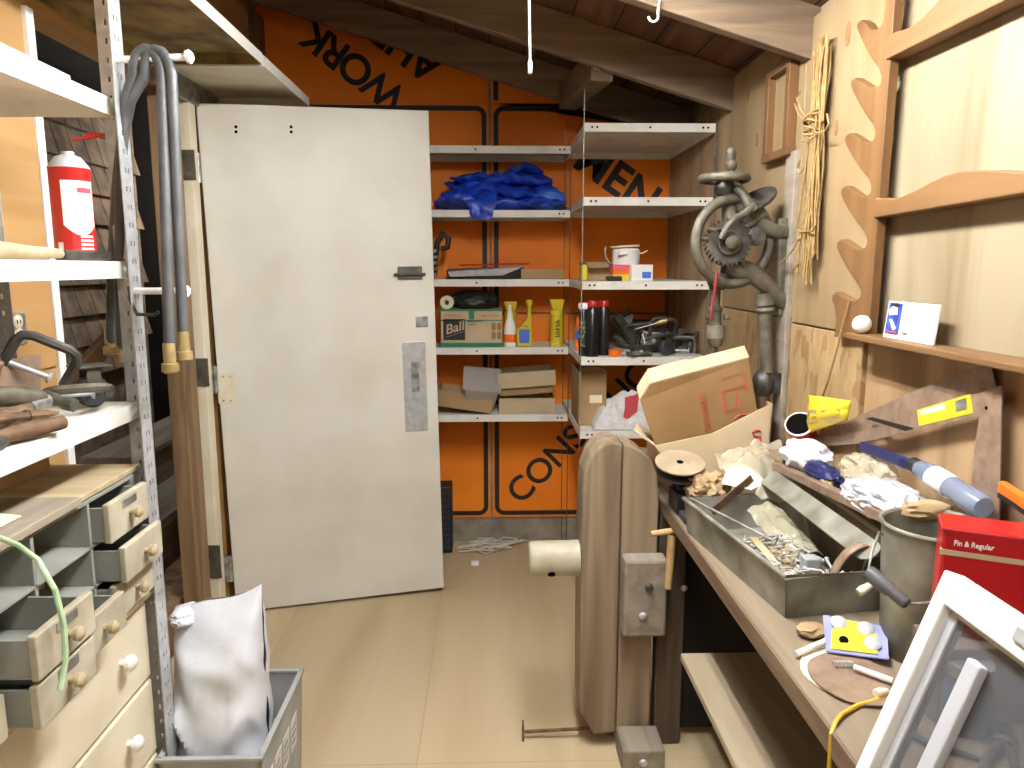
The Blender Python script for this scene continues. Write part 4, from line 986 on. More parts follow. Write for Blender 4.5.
# white dresser below
DR = thing('dresser', 'cream white dresser with round knobs below the small drawer cabinet', 'dresser', (-.95, 1.1, 0))
build('carcass', MB().box(-1.10, -.815, .55, 1.655, .03, .70), M['cream'], DR, bevel=.003)
build('dresser_top', MB().box(-1.105, -.785, .54, 1.665, .70, .718), M['cream'], DR, bevel=.005, seg=3)
for q0, q1 in ((.508, .688), (.318, .498), (.128, .308)):
    dr = build('drawer', MB().box(-.83, -.797, .575, 1.63, q0, q1), M['cream'], DR, bevel=.004)
    for yk in (.80, 1.50):
        build('knob', MB().lathe([(.007, 0), (.007, .010), (.016, .015), (.018, .024), (.012, .031), (0, .033)], (-.797, yk, (q0 + q1) / 2 + .012), (1, 0, 0), n=18), M['white'], dr, smooth=True)
build('leg', MB().box(-1.09, -1.04, .57, .62, 0, .03), M['cream'], DR); build('leg', MB().box(-.87, -.82, .57, .62, 0, .03), M['cream'], DR)
build('leg', MB().box(-1.09, -1.04, 1.59, 1.64, 0, .03), M['cream'], DR); build('leg', MB().box(-.87, -.82, 1.59, 1.64, 0, .03), M['cream'], DR)

# crate with white bag
CR = thing('crate', 'grey plastic crate on the floor holding a tall white bag', 'crate', (-.66, 1.8, 0))
kx0, kx1, ky0, ky1, kh = -.783, -.545, 1.60, 1.985, .308
m_ = MB(); t_ = .006
m_.box(kx0 + .012, kx1 - .012, ky0 + .012, ky1 - .012, 0.002, .008)
def wallp(a0, a1, n):   # slightly flared walls
    m_.add([a0 + Vector((0, 0, 0)), a1, a1 + n * t_, a0 + n * t_], [])
def wall4(b0, b1, t0, t1, n):
    n = Vector(n) * t_; P8 = [Vector(b0), Vector(b1), Vector(t1), Vector(t0)]
    m_.add(P8 + [p_ + n for p_ in P8], [(0,1,2,3),(7,6,5,4),(0,4,5,1),(1,5,6,2),(2,6,7,3),(3,7,4,0)])
g = .012
B = [(kx0 + g, ky0 + g, .002), (kx1 - g, ky0 + g, .002), (kx1 - g, ky1 - g, .002), (kx0 + g, ky1 - g, .002)]
T = [(kx0, ky0, kh), (kx1, ky0, kh), (kx1, ky1, kh), (kx0, ky1, kh)]
for i, n in enumerate(((0, 1, 0), (-1, 0, 0), (0, -1, 0), (1, 0, 0))): j = (i + 1) % 4; wall4(B[i], B[j], T[i], T[j], n)
build('shell', m_, M['crate'], CR)
rm = MB()
for x0, x1, y0, y1 in ((kx0 - .006, kx1 + .006, ky0 - .006, ky0 + .008), (kx0 - .006, kx1 + .006, ky1 - .008, ky1 + .006), (kx0 - .006, kx0 + .008, ky0, ky1), (kx1 - .008, kx1 + .006, ky0, ky1)):
    rm.box(x0, x1, y0, y1, kh - .006, kh + .004)
for z in (.272, .255, .238, .221, .204): rm.box(kx0, kx1, ky0 - .006, ky0 + .003, z, z + .006)
build('rim', rm, M['crate'], CR, bevel=.002)
rr_ = random.Random(3)
for k in range(4):
    y0 = 1.64 + k * .075; lm = MB(); dm = MB()
    lm.add([(kx1 - .0005 - g * (1 - z / kh) + .0012, y, z) for y, z in ((y0, .13), (y0 + .055, .13), (y0 + .055, .225), (y0, .225))], [(0, 1, 2, 3)])
    stk_ = build('side_sticker', lm, M['rag'], CR, solid=.0012)
    for j in range(3):
        z = .15 + j * .022; x_ = kx1 - g * (1 - z / kh) + .0022
        dm.box(x_ - .001, x_, y0 + .005, y0 + .035 + .015 * rr_.random(), z, z + .007)
    build('sticker_print', dm, M['grey_steel'], stk_)
for k, (yy, mm) in enumerate(((1.93, 'paper_brown'), (1.70, 'paper'))):
    one('paper_scrap', MB().crumple((kx1 - .06, yy, .155), (.035, .035, .035), 20 + k, .35, 1.6, 3), M[mm], ['crumpled tan paper scrap in the far corner of the crate', 'crumpled pale paper scrap in the near corner of the crate'][k], 'paper', smooth=True)
one('folded_cardboard', MB().box(kx1 - .12, kx1 - .02, 1.64, 1.95, .10, .118), M['card'], 'folded brown cardboard lying in the crate under the scraps', 'cardboard')
def bagf(u, v):
    """closed pillow bag: u around, v up"""
    a_ = 2 * PI * u
    x0, y0 = -.690, 1.765
    ca, sa = math.cos(a_), math.sin(a_)
    top = .632 + .038 * ca
    z = .04 + (top - .04) * v
    w_ = .112 - .004 * v; dpt = .088 * (1 - v ** 5) + .004
    rx = w_ * (abs(ca) ** .55) * (1 if ca >= 0 else -1); ry = dpt * (abs(sa) ** .7) * (1 if sa >= 0 else -1)
    q = Vector((rx * 9, z * 7 + rx * 6, ry * 6 + 2.2))
    k = (1 - 2 * abs(noise.noise(q))); k2 = noise.noise(q * 2.4)
    m1 = math.sin(PI * min(1, v * 1.02))
    n = 1 + m1 * (.16 * k + .10 * k2)
    return (x0 + rx * (1 + .03 * k2) + .010 * v - .002, y0 + ry * n + m1 * .018 * k * (-1 if ry < 0 else 1), z)
m_ = MB().grid(bagf, 64, 48)
bag = one('white_bag', m_, M['bag_white'], 'tall crumpled white plastic bag standing in the grey crate', 'bag', smooth=True)
build('bag_twist', MB().crumple((-.765, 1.765, .588), (.036, .05, .026), 9, .25, 1.3, 4), M['bag_white'], bag, smooth=True)

# ================================================================== RIGHT WALL
XP = .900
struct('trim_8', MB().box(XP, XR, 1.755, 2.186, 1.288, 2.135), M['ply'], bevel=.002)
struct('trim_9', MB().box(XP, XR, 1.755, 2.186, .30, 1.283), M['osb'], bevel=.002)
knot(bpy.data.objects['trim_8'], 848, 34, XP, .014, .03); knot(bpy.data.objects['trim_8'], 836, 128, XP, .010, .02)
# hook rack with wave cut teeth
Tp = [(859, 24), (853, 82), (847, 137), (843, 190), (839, 243), (834, 296)]
Nb = [(877, 30), (876, 88), (870, 143), (866, 197), (862, 250), (856, 301)]
out = [(885, -30), (885, 6), (883, 20)]
for k, ((tx, ty), (nx, ny)) in enumerate(zip(Tp, Nb)):
    out += [(nx + 3, ny - 3), (nx - 2, ny), (nx - 7, ny - 1), (tx + 7, ty - 1), (tx + 2, ty - 4), (tx - 2, ty - 1), (tx - 2.5, ty + 4), (tx, ty + 10)]
    if k < 5:
        mx, my = Nb[k + 1]
        out += [(tx + (mx - tx) * .35, ty + (my - ty) * .36), (tx + (mx - tx) * .75, ty + (my - ty) * .55), (mx + 3, ty + (my - ty) * .70), (mx + 5, ty + (my - ty) * .82), (mx + 4.5, my - 6)]
out += [(836, 318), (834, 337), (868, 337)]
out += [(897, -30)]
XK = .878
mrk = MB().sheet([at(u, v, X=XK) for u, v in out], (.0215, 0, 0))
one('hook_rack', mrk, M['pine'], 'upright wooden rack with a row of wave cut hook notches on the wall', 'rack', bevel=.002)
def rail(label, pts_top, pts_bot, x=.872):
    T_ = [at(u, v, X=x) for u, v in pts_top]; B_ = [at(u, v, X=x) for u, v in pts_bot]
    P_ = T_ + [Vector((x, .50, T_[-1].z)), Vector((x, .46, T_[-1].z - .012)), Vector((x, .46, B_[0].z))] + B_
    return one('wall_rail', MB().sheet(P_, (XR - x - .001, 0, 0)), M['pine_y'], label, 'rail', 'curved wooden wall rails', bevel=.003)
rail('lower curved wooden rail on the pale plywood, level with the drill', [(875, 198), (888, 198), (894, 199), (902, 196), (916, 190), (930, 182), (945, 175), (960, 171), (985, 170), (1024, 172)], [(1024, 193), (873, 218)])
rail('upper curved wooden rail at the top right corner of the plywood', [(885, 38), (894, 32), (908, 28), (922, 18), (935, 4), (945, -8), (962, -26), (985, -40)], [(1006, 0), (885, 60)])
# wooden ledge shelf with ball and card
shl = thing('wall_shelf', 'narrow pine ledge on the right wall with a ball and a card', 'shelf', (.87, 1.3, 1.28))
build('board', MB().box(.842, XR - .001, .80, 1.735, 1.282, 1.296), M['pine_y'], shl, bevel=.003)
ZS = 1.297
def dimple(n): return 1 - .012 * (1 if noise.noise(n * 9) > .12 else 0)
c = at(862, 322, X=.866)
one('golf_ball', MB().ball((c.x, c.y, ZS + .021), .0212, 4, dimple), M['white'], 'white golf ball on the pine ledge', 'ball', smooth=True)
a, b = at(884, 336, X=.878), at(934, 340, X=.878)
zt = at(884, 301, X=.880).z
cdt = thing('photo_card', 'white card with a small blue picture leaning on the wall above the ledge', 'card', (.87, (a.y + b.y) / 2, ZS))
y0, y1 = b.y, a.y
build('card_sheet', MB().sheet([(.876, y0, ZS), (.876, y1, ZS), (.884, y1, zt), (.884, y0, zt)], (.004, 0, .001)), M['white'], cdt)
def cp_(y, k): return (.876 + .008 * k - .0012, y, ZS + (zt - ZS) * k)
yw = y1 - .006
pic = build('picture', MB().sheet([cp_(yw - .052, .12), cp_(yw, .12), cp_(yw, .97), cp_(yw - .052, .97)], (-.0006, 0, 0)), mat('blue_photo', S(62, 92, 190), S(30, 40, 110), scale=60), cdt)
def cp2(y, k): q = cp_(y, k); return (q[0] - .0012, q[1], q[2])
build('pale_patch', MB().sheet([cp2(yw - .04, .66), cp2(yw - .008, .62), cp2(yw - .004, .78), cp2(yw - .018, .88), cp2(yw - .036, .84)], (-.0004, 0, 0)), M['white'], pic)
build('dark_patch', MB().sheet([cp2(yw - .046, .88), cp2(yw - .006, .86), cp2(yw - .014, .97), cp2(yw - .036, .98)], (-.0004, 0, 0)), M['black'], pic)
build('pale_streak', MB().sheet([cp2(yw - .044, .28), cp2(yw - .032, .22), cp2(yw - .012, .50), cp2(yw - .022, .52)], (-.0004, 0, 0)), M['white'], pic)
build('red_line', MB().sheet([cp2(yw - .05, .14), cp2(yw - .002, .14), cp2(yw - .002, .19), cp2(yw - .05, .19)], (-.0004, 0, 0)), M['red_text'], pic)
q = cp2(yw - .075, .16); build('caption_mark', MB().box(q[0] - .0004, q[0] + .002, yw - .085, yw - .07, q[2], q[2] + .004), M['grey_steel'], cdt)
# small wooden frame on the board
fr = thing('shadow_box', 'small empty wooden frame nailed up beside the hanging twine', 'frame', (.89, 2.33, 1.94))
y0, y1, q0, q1 = 2.235, 2.425, 1.80, 2.055
xx0, xx1 = XR - .05, XR - .021
for nm, bx in (('side_rail', (y0, y0 + .028, q0, q1)), ('side_rail', (y1 - .028, y1, q0, q1)), ('top_rail', (y0 + .028, y1 - .028, q1 - .026, q1)), ('bottom_rail', (y0 - .01, y1 + .01, q0 - .024, q0))):
    build(nm, MB().box(xx0, xx1, *bx), M['pine'], fr, bevel=.002)
build('backing', MB().box(xx1 - .006, xx1, y0 + .02, y1 - .02, q0, q1 - .01), M['ply'], fr)
# mounting plank of the drill
struct('trim_10', MB().box(.884, XR - .0185, 2.192, 2.262, .78, 1.785), M['grey_wood'], bevel=.003)

struct('trim_11', MB().box(XR - .008, XR, .25, 1.752, .776, 1.28), M['ply_low'])
# ------------------------------------------------------------------ hanging twine
tw = thing('twine_hank', 'long hank of straw coloured twine hanging on the wall by the hook rack', 'twine', (.88, 2.0, 2.05))
rr = random.Random(11)
m_ = MB(); XT = .872
top, mid, low = at(822, 40, X=XT), at(814, 125, X=XT), at(808, 275, X=XT)
for k in range(26):
    j = (k / 25 - .5)
    w0, w1, w2 = .055, .042, .075
    d = rr.uniform(-.012, .010)
    pts = []
    n = 9; zl = low.z + rr.uniform(-.03, .12)
    for i in range(n + 1):
        t_ = i / n; z = top.z - .02 + (zl - top.z + .02) * t_
        tm = (top.z - mid.z) / (top.z - low.z)
        wd_ = w0 + (w1 - w0) * min(1, t_ / tm) if t_ < tm else w1 + (w2 - w1) * min(1, (t_ - tm) / (1 - tm))
        yc = top.y + (low.y - top.y) * t_
        pts.append((XT + d + .004 * math.sin(i * 1.3 + k) + (.004 if t_ < .5 else 0), yc + j * wd_ + .003 * math.sin(i * 2 + k * 1.7), z))
    m_.tube(pts, .0028, 6)
for k in range(4):                      # loops over the nail
    y_ = top.y + (k - 1.5) * .013; pts = []
    for i in range(13):
        a_ = PI * i / 12; pts.append((XT + .002 * k, y_ + .018 * math.cos(a_), top.z - .02 + .028 * math.sin(a_)))
    m_.tube([(XT, y_ + .018, mid.z)] + pts + [(XT, y_ - .018, mid.z)], .003, 6)
build('strands', m_, M['rope'], tw, smooth=True)
m_ = MB()
for k in range(6):
    pts = []
    for i in range(22):
        a_ = 2 * PI * i / 22; pts.append((XT - .002 + .022 * math.sin(a_), mid.y + .036 * math.cos(a_), mid.z - .03 + .011 * k + .01 * math.sin(a_ + k)))
    m_.tube(pts, .003, 6, closed=True)
build('wrapping', m_, M['rope'], tw, smooth=True)
m_ = MB()
def loose(lst, x=XT - .018, r_=.0026): m_.tube([at(u, v, X=x) for u, v in lst], r_, 6)
loose([(808, 150), (802, 190), (799, 215), (797, 228), (803, 232), (812, 231), (818, 222)])
loose([(799, 238), (793, 250), (786, 258), (779, 263)]); loose([(800, 262), (793, 270), (786, 276)])
loose([(806, 118), (800, 108), (797, 98), (800, 92)]); loose([(806, 122), (799, 116), (795, 104)])
loose([(812, 125), (816, 133), (824, 132), (829, 124), (827, 114)]); loose([(800, 160), (797, 168), (800, 173), (805, 168)])
build('loose_end', m_, M['rope'], tw, smooth=True)
# string from the hook rack down to the bench
one('string', MB().tube([at(849, 302, X=.874), at(842, 328, X=.868), at(838, 345, X=.868), at(829, 378, X=.870), at(822, 398, X=.874)], .0026, 8), M['rope'], 'single orange string dangling from the lowest rack notch', 'string', smooth=True)

# ------------------------------------------------------------------ post drill
YD = 2.225
def D(u, v, dy=0.0): q = at(u - 4, v + 3, Y=YD); return Vector((q.x, YD + dy, q.z))
px_ = D(721, 240).x - D(720, 240).x
dr = thing('post_drill', 'old iron hand cranked post drill with wheel and chuck bolted to the wall', 'drill', (.87, YD, 1.45))
f = MB()
f.tube([D(735, 192), D(743, 200), D(752, 214), D(766, 224), D(781, 229), D(795, 230)], [.020, .026, .026, .024, .022, .022], 12)
f.tube([D(729, 262), D(740, 266), D(757, 271), D(770, 282), D(781, 294), D(795, 305)], [.030, .034, .030, .026, .026, .026], 12)
f.tube([D(733, 196), D(734, 225), D(732, 262)], [.022, .026, .030], 12)
f.tube([D(768, 290), D(769, 302)], [.024, .030], 14)
build('frame', f, M['iron'], dr, smooth=True)
build('column', MB().lathe([(.028, .0), (.031, .01), (.021, .02), (.021, .20), (0, .2)], D(769, 304), D(771, 372) - D(769, 304), n=20), M['iron'], dr, smooth=True)
cb = MB().crumple(D(767, 381), (.036, .036, .045), 31, .2, 1.5, 3); cb.bar(D(772, 379), D(795, 379), .05, .06)
build('lower_clamp', cb, M['dark_iron'], dr, smooth=True)
build('pipe_end', MB().lathe([(.022, 0), (.022, .04), (.018, .045), (0, .045)], D(767, 391), (0, 0, -1), n=18), M['rust'], dr, smooth=True)
build('mounting_foot', MB().bar(D(790, 215), D(790, 312), .05, .02, (0, 1, 0)), M['iron'], dr, bevel=.006)
# flywheel
wc = D(735, 239, -.02); R_ = .124
pts = []
for i in range(48):
    a_ = 2 * PI * i / 48; pts.append(wc + Vector((R_ * math.cos(a_) * .98, .035 * math.cos(a_), R_ * math.sin(a_))))
m_ = MB().tube(pts, .0155, 10, closed=True)
fw = build('flywheel', m_, M['iron'], dr, smooth=True)
sp = MB()
sp.tube([wc + Vector((-R_, -.034, .012)), wc + Vector((-.085, -.03, .006)), wc + Vector((-.055, -.02, .022)), wc + Vector((-.02, -.02, 0))], [.009, .008, .009, .012], 8)
build('spoke', sp, M['iron'], fw, smooth=True)
sp = MB().tube([wc + Vector((.0, -.02, -.01)), wc + Vector((.03, -.01, -.06)), wc + Vector((.045, .01, -.118))], [.012, .008, .010], 8); build('spoke', sp, M['iron'], fw, smooth=True)
sp = MB().tube([wc + Vector((.0, -.02, .01)), wc + Vector((.045, -.01, .05)), wc + Vector((.10, .02, .08))], [.012, .008, .010], 8); build('spoke', sp, M['iron'], fw, smooth=True)
# gear, hub and crank arm
gc = D(727, 240, -.055); g = MB(); n = 30; prof = []
for i in range(n):
    for k, r_ in ((0, .060), (.28, .069), (.62, .069), (.9, .060)):
        a_ = 2 * PI * (i + k) / n; prof.append((gc.x + r_ * math.cos(a_), gc.z + r_ * math.sin(a_)))
g.prism(prof, lambda a_, b_: (a_, gc.y, b_), lambda a_, b_: (a_, gc.y + .022, b_)); build('gear', g, M['dark_iron'], dr)
build('hub', MB().lathe([(.036, 0), (.036, .014), (.030, .018), (.030, .012), (.018, .012), (.018, .026), (.009, .03), (0, .03)], gc + Vector((0, .004, 0)), (0, -1, 0), n=24), M['iron'], dr, smooth=True)
build('axle_boss', MB().cyl(gc + Vector((0, .01, 0)), gc + Vector((.005, .10, 0)), .03, n=18), M['dark_iron'], dr, smooth=True)
ca = MB().tube([D(749, 206, -.055), D(742, 212, -.07), D(730, 217, -.082), D(722, 225, -.085), D(716, 237, -.085)], [.013, .011, .010, .009, .010], 10)
ca.lathe([(.014, 0), (.016, .008), (.012, .016), (0, .018)], D(749, 206, -.05), (0, -1, 0), n=16)
ca.tube([D(737, 186, -.03), D(743, 193, -.04), D(748, 206, -.05)], [.014, .014, .014], 10)
build('crank_arm', ca, M['iron'], dr, smooth=True)
build('side_gear', MB().lathe([(.026, 0), (.028, .003), (.028, .014), (.010, .018), (0, .018)], D(757, 234, -.02), (-.15, -1, .1), n=22), M['dark_iron'], dr, smooth=True)
build('rear_disc', MB().lathe([(.0, 0), (.058, .0), (.066, .006), (.066, .014), (.05, .02), (0, .024)], D(764, 199, .03), (-.45, -.25, .7), n=28), M['dark_iron'], dr, smooth=True)
# hand wheel and grip above
hc = D(727, 176, -.01)
hw_ = MB(); pts = [hc + Vector((.064 * math.cos(2*PI*i/32), .064 * math.sin(2*PI*i/32), 0)) for i in range(32)]
hw_.tube(pts, .0125, 10, closed=True); hw_.bar(hc + Vector((-.06, 0, 0)), hc + Vector((.06, 0, 0)), .022, .012); hw_.bar(hc + Vector((0, -.06, 0)), hc + Vector((0, .06, 0)), .022, .012)
hh_ = build('hand_wheel', hw_, M['iron'], dr, smooth=True)
build('grip', MB().lathe([(.012, 0), (.008, .008), (.016, .018), (.0165, .03), (.010, .036), (.011, .042), (.016, .052), (.014, .066), (.006, .074), (0, .075)], D(732, 172, -.03), (-.05, 0, 1), n=18), M['iron'], hh_, smooth=True)
build('neck', MB().lathe([(.014, 0), (.026, .006), (.030, .02), (.024, .034), (.020, .05), (0, .05)], D(728, 194), (0, 0, 1), n=20), M['iron'], dr, smooth=True)
build('crank_lever', MB().tube([D(733, 168), D(738, 178), D(744, 188)], [.012, .014, .014], 10), M['iron'], dr, smooth=True)
# spindle, chuck, red rod
sd = D(720, 286); zf = lambda v: D(720, v).z - sd.z
build('spindle', MB().lathe([(.0, .0)] + [(r_, zf(v)) for r_, v in ((.0135, 286), (.0135, 303), (.022, 304), (.022, 308), (.019, 309), (.019, 319), (.022, 320), (.022, 323), (.0, 323))], sd, (0, 0, 1), n=20), M['iron'], dr, smooth=True)
build('quill', MB().lathe([(0, .0), (.030, .0), (.034, -.02), (.022, -.05), (0, -.05)], D(722, 270), (0, 0, 1), n=20), M['dark_iron'], dr, smooth=True)
build('chuck', MB().lathe([(0, 0)] + [(r_, zf(v) - zf(322)) for r_, v in ((.027, 322), (.028, 324), (.028, 335), (.024, 336), (.021, 341), (.013, 344), (.0, 344))], D(720, 322), (0, 0, 1), n=24), M['chuck'], dr, smooth=True)
build('drill_bit', MB().lathe([(0, 0), (.011, 0), (.011, -.02), (.010, -.028), (0, -.03)], D(718, 344), (0, 0, 1), n=14), M['rust'], dr, smooth=True)
for ua, ub in ((713, 709), (727, 732)): build('set_screw', MB().cyl(D(ua, 314, -.01), D(ub, 314, -.01), .008, n=10), M['iron'], dr, smooth=True)
build('red_rod', MB().tube([D(714, 268, -.07), D(713, 284, -.06), D(712, 305, -.04), D(711, 318, -.03)], [.0035, .0045, .0045, .0035], 8), M['red_rod'], dr, smooth=True)
build('feed_lever', MB().tube([D(703, 227, -.09), D(708, 229, -.09), D(713, 228, -.08), D(720, 229, -.06)], [.009, .006, .006, .009], 8), M['iron'], dr, smooth=True)

# ================================================================== WORKBENCH AND LEG VISE
ZB = .775
wb = thing('workbench', 'long rough wooden workbench along the right wall with a lower shelf', 'workbench', (.71, 1.5, 0))
build('bench_top', MB().box(.503, XP - .002, .25, 2.72, .733, ZB), M['bench_wood'], wb, bevel=.004)
build('edge_strip', MB().box(.4985, .503, .25, 2.72, .736, ZB - .001), M['edge_brown'], wb, bevel=.001)
for y0 in (2.06, .32):
    build('leg', MB().box(.494, .576, y0, y0 + .05, 0, .732), M['bench_dark'], wb, bevel=.004)
for y0 in (2.55, .32): build('leg', MB().box(.84, .895, y0, y0 + .08, 0, .733), M['bench_dark'], wb, bevel=.004)
build('lower_shelf', MB().box(.494, .89, .30, 1.79, .432, .452), M['shelf_wood'], wb, bevel=.003)
build('shade_back_board', MB().box(.896, .8985, .3, 2.70, .03, .73), M['bench_shade'], wb)  # back and end boards are near-black to paint the under-bench shade
build('shade_end_board', MB().box(.565, .89, 2.10, 2.12, .03, .73), M['bench_shade'], wb)
build('bolt', MB().lathe([(.010, 0), (.010, .002), (.007, .006), (0, .008)], at(684, 588, Y=2.058), (0, -1, 0), n=14), M['zinc'], wb, smooth=True)
vs_ = thing('leg_vise', 'heavy wooden leg vise with rounded top at the end of the workbench', 'vise', (.38, 2.1, 0))
chop = [(.308, .04), (.266, .12), (.263, .40), (.262, .64), (.264, .80), (.268, .868), (.286, .918), (.307, .944), (.330, .957), (.355, .957), (.3765, .950), (.3765, .05)]
ym0, ym1 = 2.05, 2.19
build('chop', MB().prism(chop, lambda a_, b_: (a_, ym0, b_), lambda a_, b_: (a_, ym1, b_)), M['vise_wood'], vs_, bevel=.008, seg=2)
leg = [(.379, .949), (.408, .941), (.437, .922), (.462, .898), (.478, .862), (.486, .81), (.487, .55), (.478, .40), (.478, .0), (.379, .0)]
build('leg', MB().prism(leg, lambda a_, b_: (a_, ym0 + .004, b_), lambda a_, b_: (a_, ym1, b_)), M['vise_wood'], vs_, bevel=.004, seg=2)
bk = build('guide_block', MB().box(.3785, .504, 1.985, 2.052, .392, .626), M['grey_wood'], vs_, bevel=.009, seg=2)
for u, v, m in ((649, 587, 'dark_iron'), (643, 616, 'zinc')):
    build('bolt', MB().lathe([(.012, 0), (.012, .002), (.009, .007), (0, .009)], at(u, v, Y=1.984), (0, -1, 0), n=16), M[m], bk, smooth=True)
bk = build('guide_block', MB().box(.376, .500, 1.93, 2.052, .002, .072), M['grey_wood'], vs_, bevel=.006)
build('bolt', MB().lathe([(.012, 0), (.012, .002), (.009, .007), (0, .009)], (.436, 1.929, .035), (0, -1, 0), n=16), M['zinc'], bk, smooth=True)
hub_z = .588
hb = build('screw_hub', MB().lathe([(0, .0), (.046, 0), (.051, .004), (.053, .012), (.053, .150), (.0, .152)], (.112, 2.10, hub_z), (1, 0, 0.02), n=28), M['hub'], vs_, smooth=True)
q = Vector((.177, 2.10 - .053 * math.cos(.62), hub_z - .053 * math.sin(.62))); dq = Vector((0, -math.cos(.62), -math.sin(.62)))
build('handle_hole', MB().cyl(q - dq * .006, q + dq * .0008, .0115, n=18), M['hole'], hb)
gr = build('guide_rod', MB().tube([(.37, 2.10, .035), (.25, 2.10, .030), (.10, 2.10, .024)], .0055, 10), M['rust'], vs_, smooth=True)
build('rod_end', MB().box(.093, .099, 2.085, 2.115, .0, .055), M['rust'], gr, bevel=.001)
pg = thing('wooden_peg', 'T shaped pale wooden peg at the bench corner beside the vise', 'peg', (.49, 1.96, .6))
a, b = at(651, 534, Y=1.95), at(690, 528, Y=1.95)
build('crossbar', MB().cyl(a, b, .0085, n=12), M['dowel'], pg, smooth=True)
a, b = at(672, 534, Y=1.955), at(668, 588, Y=1.955)
build('stem', MB().cyl(a, b, .013, .010, n=12), M['dowel'], pg, smooth=True)

# ================================================================== CLUTTER ON THE BENCH
# galvanised tray of screws
TY = math.radians(8)
tr = thing('metal_tray', 'long dented galvanised tray full of screws on the workbench', 'tray', (.562, 1.322, ZB + .001), (0, 0, TY))
tw_, tl, th, fl, tt = .266, .495, .088, .010, .003
m_ = MB()
Bq = [(0 + fl, 0 + fl, .0), (tw_ - fl, fl, .0), (tw_ - fl, tl - fl, .0), (fl, tl - fl, .0)]
Tq = [(0, 0, th), (tw_, 0, th), (tw_, tl, th), (0, tl, th)]
m_.box(fl, tw_ - fl, fl, tl - fl, 0, .003)
def wallq(b0, b1, t0, t1, n):
    n = Vector(n) * tt; P8 = [Vector(b0), Vector(b1), Vector(t1), Vector(t0)]
    m_.add(P8 + [p_ + n for p_ in P8], [(0,1,2,3),(7,6,5,4),(0,4,5,1),(1,5,6,2),(2,6,7,3),(3,7,4,0)])
for i, n in enumerate(((0, 1, 0), (-1, 0, 0), (0, -1, 0), (1, 0, 0))): j = (i + 1) % 4; wallq(Bq[i], Bq[j], Tq[i], Tq[j], n)
build('tray_body', m_, M['galv'], tr, local=True)
build('rolled_rim', MB().tube([Tq[0], Tq[1], Tq[2], Tq[3]], .0055, 10, closed=True), M['galv'], tr, local=True, smooth=True)
TM = Matrix.Translation((.562, 1.322, ZB + .001)) @ Matrix.Rotation(TY, 4, 'Z')
def TW(x, y, z): return TM @ Vector((x, y, z))
rr = random.Random(21)
sc0 = None
for k in range(95):
    x_, y_ = rr.uniform(.045, .185), rr.uniform(.06, .33)
    z_ = .014 + .044 * math.sin(PI * (x_ - .02) / .2) * math.sin(PI * (y_ - .03) / .34) ** .6 + .014 * rr.random()
    rot = (rr.uniform(-.35, .35), PI / 2 + rr.uniform(-.35, .35), rr.uniform(0, 6.28))
    if sc0 is None:
        sc0 = one('screw', MB().lathe([(0, 0), (.0042, .001), (.0042, .003), (.0022, .005), (.002, .026), (.0005, .032), (0, .032)], (0, 0, -.016), n=8), M['zinc'], 'small loose screw in the heap inside the metal tray', 'screw', 'loose screws in the metal tray', smooth=True)
        sc0.location = TW(x_, y_, z_); sc0.rotation_euler = rot
    else:
        s_ = sc0.copy(); COL.objects.link(s_); s_.location = TW(x_, y_, z_); s_.rotation_euler = rot
        if k % 4 == 0: s_.scale = (1.3, 1.3, 1.5)
sd = build('screw_bed', MB().grid(lambda u, v: tuple(TW(.02 + .2 * u, .03 + .34 * v, .008 + .042 * math.sin(PI * u) * math.sin(PI * v) ** .6 * (1 + .6 * noise.noise(Vector((u * 9, v * 12, 2)))))), 30, 40),
           mat('mixed_scrap', S(178, 160, 124), S(74, 66, 54), rough=.5, scale=130, metal=.3, bump=.8, lo=.4, hi=.6, detail=3), smooth=True)
tag(sd, 'bed of tiny rusty nails and scrap lining the metal tray', 'nails', kind='stuff')
one('zip_bag', MB().grid(lambda u, v: tuple(TW(.125 + .09 * u, .20 + .20 * v, .035 + .045 * v + .02 * math.sin(PI * u) + .012 * noise.noise(Vector((u * 4, v * 6, 5))))), 18, 22), M['film_clear'], 'small clear zip bag lying on the screws in the tray', 'bag', smooth=True)
a = TW(.0, .47, .092); b = TW(.11, .22, .05)
one('thin_rod', MB().tube([TW(.005, .465, .098), TW(.115, .24, .06)], .0032, 8), M['grey_steel'], 'thin straight steel rod slanting across the tray corner', 'rod', smooth=True)
one('wood_ruler', MB().bar(TW(.06, .035, .03), TW(.075, .27, .062), .018, .004), M['pale_wood'], 'narrow wooden slat lying in the near end of the tray', 'slat')
p = TW(.125, .12, .056)
one('metal_block', MB().box(p.x - .016, p.x + .016, p.y - .016, p.y + .016, p.z - .018, p.z + .018), M['zinc'], 'small pale metal cube lying on the screws in the tray', 'block', bevel=.003)
def strap(x0, y0, dx, h, w_=.018):
    pts = []
    for i in range(11):
        a_ = PI * i / 10; pts.append((x0 + dx * (1 - math.cos(a_)) / 2, y0 - .02 * math.sin(a_) , .012 + h * math.sin(a_) ** .7))
    mb = MB(); L = [TW(*p_) for p_ in pts]; n = Vector((-.15, .98, 0)) * w_
    mb.add(L + [p_ + n for p_ in L], [(i, i + 1, 12 + i, 11 + i) for i in range(10)])
    return mb
one('metal_strap', strap(.115, .026, .115, .125, .022), M['steel_dull'], 'bent brown metal strap arched up in the near end of the tray', 'strap', smooth=True, solid=.0025)
one('wire_loop', MB().tube([TW(.20, .06, .03), TW(.205, .05, .085), TW(.225, .04, .11), TW(.245, .03, .12)], .004, 8), M['grey_steel'], 'grey bent wire loop hooked over the tray corner by the bucket', 'wire', smooth=True)
